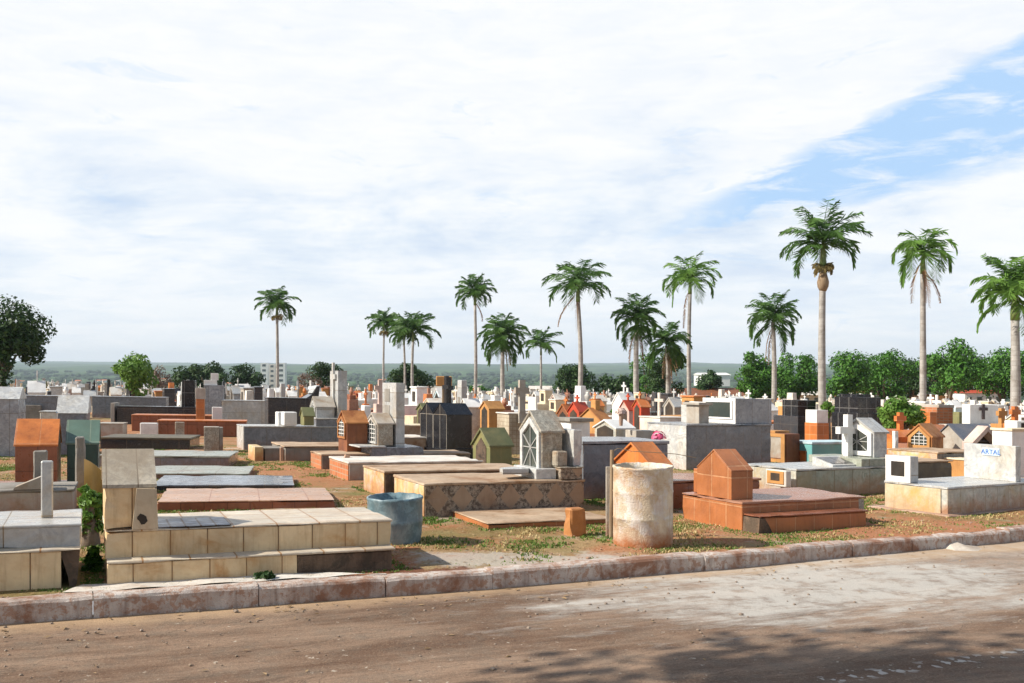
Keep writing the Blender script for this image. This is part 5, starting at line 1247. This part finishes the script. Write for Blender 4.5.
bld('house', 'yellow walled building under the broad round green tree', 'house', 948, 135, 395, 406, 34, 8, 'ochre', 'cream_paint', .4)
bld('house', 'white building seen between trees left of the drooping palm', 'house', 880, 150, 393, 406, 34, 8, 'white', 'rusty', 1.0, wins=(3, 1))
bld('house', 'cream building between the shaggy palm and the tallest palm', 'house', 800, 150, 395, 407, 46, 8, 'cream_paint', 'cement_white', .5, wins=(4, 1))
pr = {}
rr = random.Random(5); spots = []
for k in range(110):
    d = rr.uniform(330, 2400); px = rr.uniform(10, 760)
    if px > 330 and rr.random() < .35: px = rr.uniform(10, 330)
    X = (px-512)/F*d
    spots.append((X, d, rr.choice(('white', 'cream', 'red')), rr.uniform(.8, 1.5), rr.uniform(-.6, .6)))
hp = {}
for (X, Y, c0, sc_, rz) in spots:
    if c0 not in hp:
        o = empty('house', (0, 0, 0)); bm = bmesh.new(); a_box(bm, -6, 6, -4, 4, -5, 3.2); link('wall', bm, M['white' if c0 != 'cream' else 'cream_paint'], o)
        bm = bmesh.new(); a_prism(bm, [(-4.5, 3.199), (4.5, 3.199), (0, 5.2)], 'x', -6.5, 6.5); link('roof', bm, M['orange_roof' if c0 != 'white' else 'cement'], o); hp[c0] = o
    else: o = copy_tree(hp[c0])
    o.location = (X, Y, tz(X, Y)+.5); o.rotation_euler = (0, 0, rz); o.scale = (sc_, sc_, sc_)
    tag(o, {'white': 'tiny distant white house with a grey roof among the valley trees', 'cream': 'tiny distant cream house with a red roof among the valley trees', 'red': 'tiny distant white house with a red roof among the valley trees'}[c0], 'house', 'distant houses in the valley')

M['pebble'] = surf('pebble', (.26, .20, .15), bump=0)
# far woods: clumped crowns nobody could count
V = []; Fc = []
rr = random.Random(9)
bm = bmesh.new(); bmesh.ops.create_icosphere(bm, subdivisions=1, radius=1); ico_v = [v.co.copy() for v in bm.verts]; ico_f = [tuple(v.index for v in f.verts) for f in bm.faces]; bm.free()
for i in range(6500):
    d = 480 + 3000*rr.random()**1.4; X = rr.uniform(-.62, .62)*d
    if noise.noise((X/160, d/160, 2)) < -.08 and rr.random() < .75: continue
    z = tz(X, d); r_ = rr.uniform(2.2, 4.6)*(1+d/2500)
    k = len(V); sx = rr.uniform(.9, 1.6)
    V += [(X+v.x*r_*sx*rr.uniform(.8, 1.2), d+v.y*r_*rr.uniform(.8, 1.2), z+r_*.45+v.z*r_*.75*rr.uniform(.75, 1.25)) for v in ico_v]
    Fc += [tuple(k+q for q in f) for f in ico_f]
m, nt = newmat('distant_woods'); n = N(nt); P = n('ShaderNodeNewGeometry').outputs['Position']
col = n.ramp(n.noise(P, .09, 5, .8), [(.35, (.010, .030, .008)), (.55, (.028, .062, .015)), (.72, (.06, .10, .03))])
bs = n('ShaderNodeBsdfPrincipled', i={'Base Color': col, 'Roughness': .95}); bp = n('ShaderNodeBump', i={'Strength': 1.0, 'Distance': 1.5, 'Height': n.noise(P, .8, 5, .8)})
nt.links.new(bp.outputs[0], bs.inputs['Normal']); n('ShaderNodeOutputMaterial', i={0: bs.outputs[0]})
rawmesh('distant_woods', V, Fc, m, 'stuff')

# ------------------------------------------------------------------ ground cover
def free(X, Y):
    if Y < kerb_y(X)+.24: return False
    for t_ in BOXES:
        if t_(X, Y): return False
    return True
BOXES = []
EDGE0 = []
for o in list(C.objects):
    if o.type == 'EMPTY' and o.location.y < 26 and o.get('category') in ('tomb', 'grave'):
        xs = []; ys = []
        for ch in o.children:
            for v in ch.data.vertices: xs.append(v.co.x); ys.append(v.co.y)
        if xs:
            cc, ss = math.cos(o.rotation_euler.z), math.sin(o.rotation_euler.z)
            def f(X, Y, x=o.location.x, y=o.location.y, c=cc, s=ss, b=(min(xs)-.01, max(xs)+.01, min(ys)-.01, max(ys)+.01)):
                u = (X-x)*c + (Y-y)*s; v = -(X-x)*s + (Y-y)*c
                return b[0] < u < b[1] and b[2] < v < b[3]
            BOXES.append(f)
            def f2(X, Y, x=o.location.x, y=o.location.y, c=cc, s=ss, b=(min(xs)-.10, max(xs)+.10, min(ys)-.12, max(ys)+.10)):
                u = (X-x)*c + (Y-y)*s; v = -(X-x)*s + (Y-y)*c
                return b[0] < u < b[1] and b[2] < v < b[3]
            EDGE0.append(f2)
def cover(name, mat, n, seed, hmin, hmax, fn, wid=.006, pr_=None):
    rr = random.Random(seed); V = []; Fc = []; k_ = 0; tr_ = 0
    while k_ < n and tr_ < n*14:
        tr_ += 1
        d = 7.2 + 17*rr.random()**1.5; X = rr.uniform(-.56, .56)*d
        if rr.random() > fn(X, d) or not free(X, d): continue
        z = gz(X, d)-.01
        for q in range(rr.randint(2, 5)):
            x = X+rr.gauss(0, .02); y = d+rr.gauss(0, .02); a_ = rr.uniform(0, 6.28); h = rr.uniform(hmin, hmax); ln = rr.uniform(.1, .9)*h; w = wid*rr.uniform(.7, 1.4)*(1+d/20)
            dx, dy = math.cos(a_), math.sin(a_); k = len(V)
            V += [(x-dy*w, y+dx*w, z), (x+dy*w, y-dx*w, z), (x+dx*ln*.4+dy*w*.8, y+dy*ln*.4-dx*w*.8, z+h*.6), (x+dx*ln, y+dy*ln, z+h), (x+dx*ln*.4-dy*w*.8, y+dy*ln*.4+dx*w*.8, z+h*.6)]
            Fc.append((k, k+1, k+2, k+3, k+4))
        k_ += 1
    o = rawmesh(name, V, Fc, mat, 'stuff'); return o
EDGE = EDGE0
def gmask(X, Y):
    for q in EDGE:
        if q(X, Y): return .95 if noise.noise((X*2, Y*2, 5)) > -.1 else .25
    v = .07 + noise.noise((X*.9+3, Y*.9, 7)) + .5*noise.noise((X*3, Y*3, 1))
    b = sstep(.0, .35, v)
    if -1.2 < X < 5 and Y < 12.5: b = max(b*.9, sstep(-.15, .3, v)*.8)
    if X < 1.6 and Y < 9.5 and X > -1.2: b *= .3
    if X < -.1 and Y < 9.3 and X > -1.4: b *= .1
    if 3.9 < X < 6 and 10.5 < Y < 13: b *= .08
    return b
cover('grass', 'grass', 30000, 1, .010, .034, gmask)
cover('dry_grass', 'straw', 10000, 2, .012, .042, lambda X, Y: sstep(-.05, .3, noise.noise((X*.8, Y*.8, 20))+.3*noise.noise((X*3, Y*3, 2)))*.9 * (.2 if (X < 0 and Y < 9.4) else 1))
def pebbles(name, n, seed, mat, on_road):
    rr = random.Random(seed); V = []; Fc = []; k_ = 0
    while k_ < n:
        d = 5.2+14*rr.random()**1.6; X = rr.uniform(-.58, .58)*d
        if on_road != (d < kerb_y(X)-.04): continue
        if not on_road and not free(X, d): continue
        if on_road and rr.random() < .6 and d < kerb_y(X)-1.2: continue
        r_ = rr.uniform(.004, .014)*(1.6 if rr.random() < .08 else 1); z = gz(X, d)-(KH if on_road else 0)
        k = len(V); V += [(X+v.x*r_*rr.uniform(.7, 1.4), d+v.y*r_*rr.uniform(.7, 1.4), z+r_*.3+v.z*r_*rr.uniform(.5, .8)) for v in ico_v]
        Fc += [tuple(k+q for q in f) for f in ico_f]; k_ += 1
    rawmesh(name, V, Fc, mat, 'stuff')
def litter(name, n, seed):
    rr = random.Random(seed); V = []; Fc = []; k_ = 0
    while k_ < n:
        d = 5.6+13*rr.random()**1.4; X = rr.uniform(-.58, .58)*d; off = kerb_y(X)-d; road_ = off > .05
        if road_ and rr.random() < min(.97, off*1.2): continue
        if not road_ and not free(X, d): continue
        z = gz(X, d)-(KH if road_ else 0)+.006; a_ = rr.uniform(0, 6.28); l = rr.uniform(.012, .035); c1, s1 = math.cos(a_)*l, math.sin(a_)*l; k = len(V)
        V += [(X-c1, d-s1, z), (X+s1*.4, d-c1*.4, z+rr.uniform(0, .012)), (X+c1, d+s1, z+rr.uniform(0, .01)), (X-s1*.4, d+c1*.4, z+.004)]; Fc.append((k, k+1, k+2, k+3)); k_ += 1
    rawmesh(name, V, Fc, 'leaf_litter', 'stuff')
M['leaf_litter'] = leafmat('leaf_litter', (.10, .06, .03), (.30, .20, .10), .05)
litter('fallen_leaves', 1500, 8)
pebbles('gravel', 330, 3, 'pebble', True); pebbles('rubble', 1600, 4, 'cement', False)

# pink flowers on the tomb behind the drum
def flowers(px, d, z, label, mat, r_=.12, seed=1):
    X = (px-512)/F*d; rr = random.Random(seed); root = empty('flower_bunch', (X, d, gz(X, d)+z)); tag(root, label, 'flowers')
    V = []; Fc = []
    for i in range(90):
        v = Vector((rr.gauss(0, 1), rr.gauss(0, 1), abs(rr.gauss(0, 1)))).normalized()*r_*rr.uniform(.5, 1); u = v.orthogonal().normalized()*.028; w = v.cross(u).normalized()*.028; k = len(V); v = v+Vector((0, 0, .1))
        V += [v-u, v+w, v+u, v-w]; Fc.append((k, k+1, k+2, k+3))
    rawmesh('petals', V, Fc, mat, parent=root)
    bm = bmesh.new(); a_tube(bm, [(0, 0, -.12), (0, 0, 0.02), (0, 0, .1)], [.03, .04, .05], 8); link('vase', bm, M['cement'], root)
flowers(658, 15.6, .75, 'bunch of bright pink flowers behind the orange-red gable roof', 'pink', .14, 1)
flowers(621, 17.0, 1.12, 'faded pink flowers in front of the white open-fronted chapel', 'pink_paint', .11, 2)

# ------------------------------------------------------------------ sky, sun, haze, camera
SUN = Vector((-1.0, -.20, .80)).normalized()
el = math.asin(SUN.z); az = math.atan2(SUN.x, SUN.y)
ld = bpy.data.lights.new('sun', 'SUN'); ld.energy = 5.0; ld.angle = math.radians(.5); ld.color = (1.0, .93, .82)
so = bpy.data.objects.new('sun', ld); C.objects.link(so); so.rotation_euler = SUN.to_track_quat('Z', 'Y').to_euler()
w = bpy.data.worlds.new('World'); SC.world = w; w.use_nodes = True; nt = w.node_tree; nt.nodes.clear(); n = N(nt)
sky = n('ShaderNodeTexSky', sky_type='NISHITA', sun_disc=False, sun_elevation=el, sun_rotation=az, altitude=300, dust_density=1.5)
tc = n('ShaderNodeTexCoord').outputs['Generated']
nd = n('ShaderNodeVectorMath', operation='NORMALIZE', i={0: tc}).outputs[0]
sp = n('ShaderNodeSeparateXYZ', i={0: nd}); x_, y_, z_ = sp.outputs[0], sp.outputs[1], sp.outputs[2]
azd = n.math('MULTIPLY', n.math('ARCTAN2', x_, y_), 57.2958); eld = n.math('MULTIPLY', n.math('ARCSINE', z_), 57.2958)
den = n.math('ADD', n.math('MAXIMUM', z_, 0.0), .10)
pl = n('ShaderNodeCombineXYZ', i={0: n.math('DIVIDE', x_, den), 1: n.math('DIVIDE', y_, den), 2: 0.0}).outputs[0]
ang = n('ShaderNodeCombineXYZ', i={0: azd, 1: n.math('MULTIPLY', eld, 2.6), 2: 0.0}).outputs[0]
n1 = n.noise(n.vscale(pl, (.75, 1.0, 1)), 1.3, 9, .62, .35)
n2 = n.noise(n.vscale(ang, .085), 1.0, 9, .62, .3)
n3 = n.noise(n.vscale(ang, (.20, .34, 1)), 1.0, 8, .65, .5)
# wedge of blue that opens to the right
line = n.math('ADD', n.math('MULTIPLY', azd, .44), 4.95)
t_ = n.math('ADD', n.math('SUBTRACT', line, eld), n.math('MULTIPLY', n.math('SUBTRACT', n3, .5), 3.4))
wd_ = n.math('MULTIPLY', n.math('SUBTRACT', azd, 4.0), .30)
up = n.ramp(n.math('MULTIPLY', t_, .5), [(0., 0.), (.35, 1.)])
dn = n.ramp(n.math('DIVIDE', t_, n.math('MAXIMUM', wd_, .2)), [(.75, 1.), (1.0, 0.)])
side = n.ramp(n.math('DIVIDE', azd, 40.0), [(.18, 0.), (.36, 1.), (.9, 1.), (1.0, 0.)])
brk = n.ramp(n3, [(.48, 1.), (.66, .3)])
blue = n.math('MULTIPLY', n.math('MULTIPLY', up, dn), n.math('MULTIPLY', side, brk))
specks = n.ramp(n.noise(n.vscale(ang, (.16, .22, 1)), 1.0, 9, .7, .6), [(.33, .35), (.40, 0.)])
hi = n.ramp(n.math('DIVIDE', eld, 90.0), [(.26, 0.), (.50, .75)])
blue = n.math('MAXIMUM', blue, n.math('MAXIMUM', n.math('MULTIPLY', specks, .7), hi))
# cloud brightness
cb = n.ramp(n.math('ADD', n.math('MULTIPLY', n1, .45), n.math('MULTIPLY', n2, .55)), [(.38, (.60, .71, .87)), (.47, (.78, .85, .93)), (.54, (.93, .95, .975)), (.66, (1.0, 1.0, 1.0))])
topw = n.ramp(n.math('ADD', n.math('DIVIDE', eld, 24.0), n.math('MULTIPLY', n.math('SUBTRACT', n2, .5), .9)), [(.30, 0.), (.62, .85)])
cb = n.mix(topw, cb, n.mix(n.ramp(n3, [(.35, 0.), (.6, 1.)]), (.87, .90, .935), (.945, .95, .96)))
hz = n.ramp(n.math('DIVIDE', eld, 10.0), [(0., .85), (.30, .55), (.8, 0.)])
pale = n.mix(n.ramp(n3, [(.45, 0.), (.68, .85)]), (.85, .90, .945), (.96, .965, .975))
cb = n.mix(hz, cb, pale)
col = n.mix(blue, cb, n.mix(.0, (.44, .65, .93), (1, 1, 1)))
b1 = n('ShaderNodeBackground', i={0: sky.outputs[0], 1: .08})
b2 = n('ShaderNodeBackground', i={0: col, 1: .82})
fac = n.math('MULTIPLY', n.ramp(n.math('DIVIDE', eld, 90.0), [(.0, .97), (.24, .97), (.45, .30)]), n.ramp(n.math('ADD', n.math('MULTIPLY', y_, .5), .5), [(.35, .45), (.60, 1.)]))
mx = n('ShaderNodeMixShader', i={0: fac, 1: b1.outputs[0], 2: b2.outputs[0]})
n('ShaderNodeOutputWorld', i={0: mx.outputs[0]})
# haze
m, nt = newmat('haze'); n = N(nt)
pv = n('ShaderNodeVolumePrincipled', i={'Color': (.74, .87, 1.0), 'Density': .00010, 'Anisotropy': .0})
n('ShaderNodeOutputMaterial', i={1: pv.outputs[0]})
bm = bmesh.new(); a_box(bm, -6500, 6500, -200, 9000, -75, 130); 
hzo = link('haze', bm, m); hzo['kind'] = 'stuff'
cam = bpy.data.cameras.new('camera'); co = bpy.data.objects.new('camera', cam); C.objects.link(co)
co.location = (0, 0, H); co.rotation_euler = (math.radians(90), 0, 0); cam.sensor_width = 36; cam.lens = 36*F/1024
cam.shift_y = (366-341.5)/1024; cam.clip_end = 30000; cam.clip_start = .1
SC.camera = co
SC.view_settings.view_transform = 'Standard'; SC.view_settings.look = 'None'; SC.view_settings.gamma = 1; SC.view_settings.exposure = 0.42
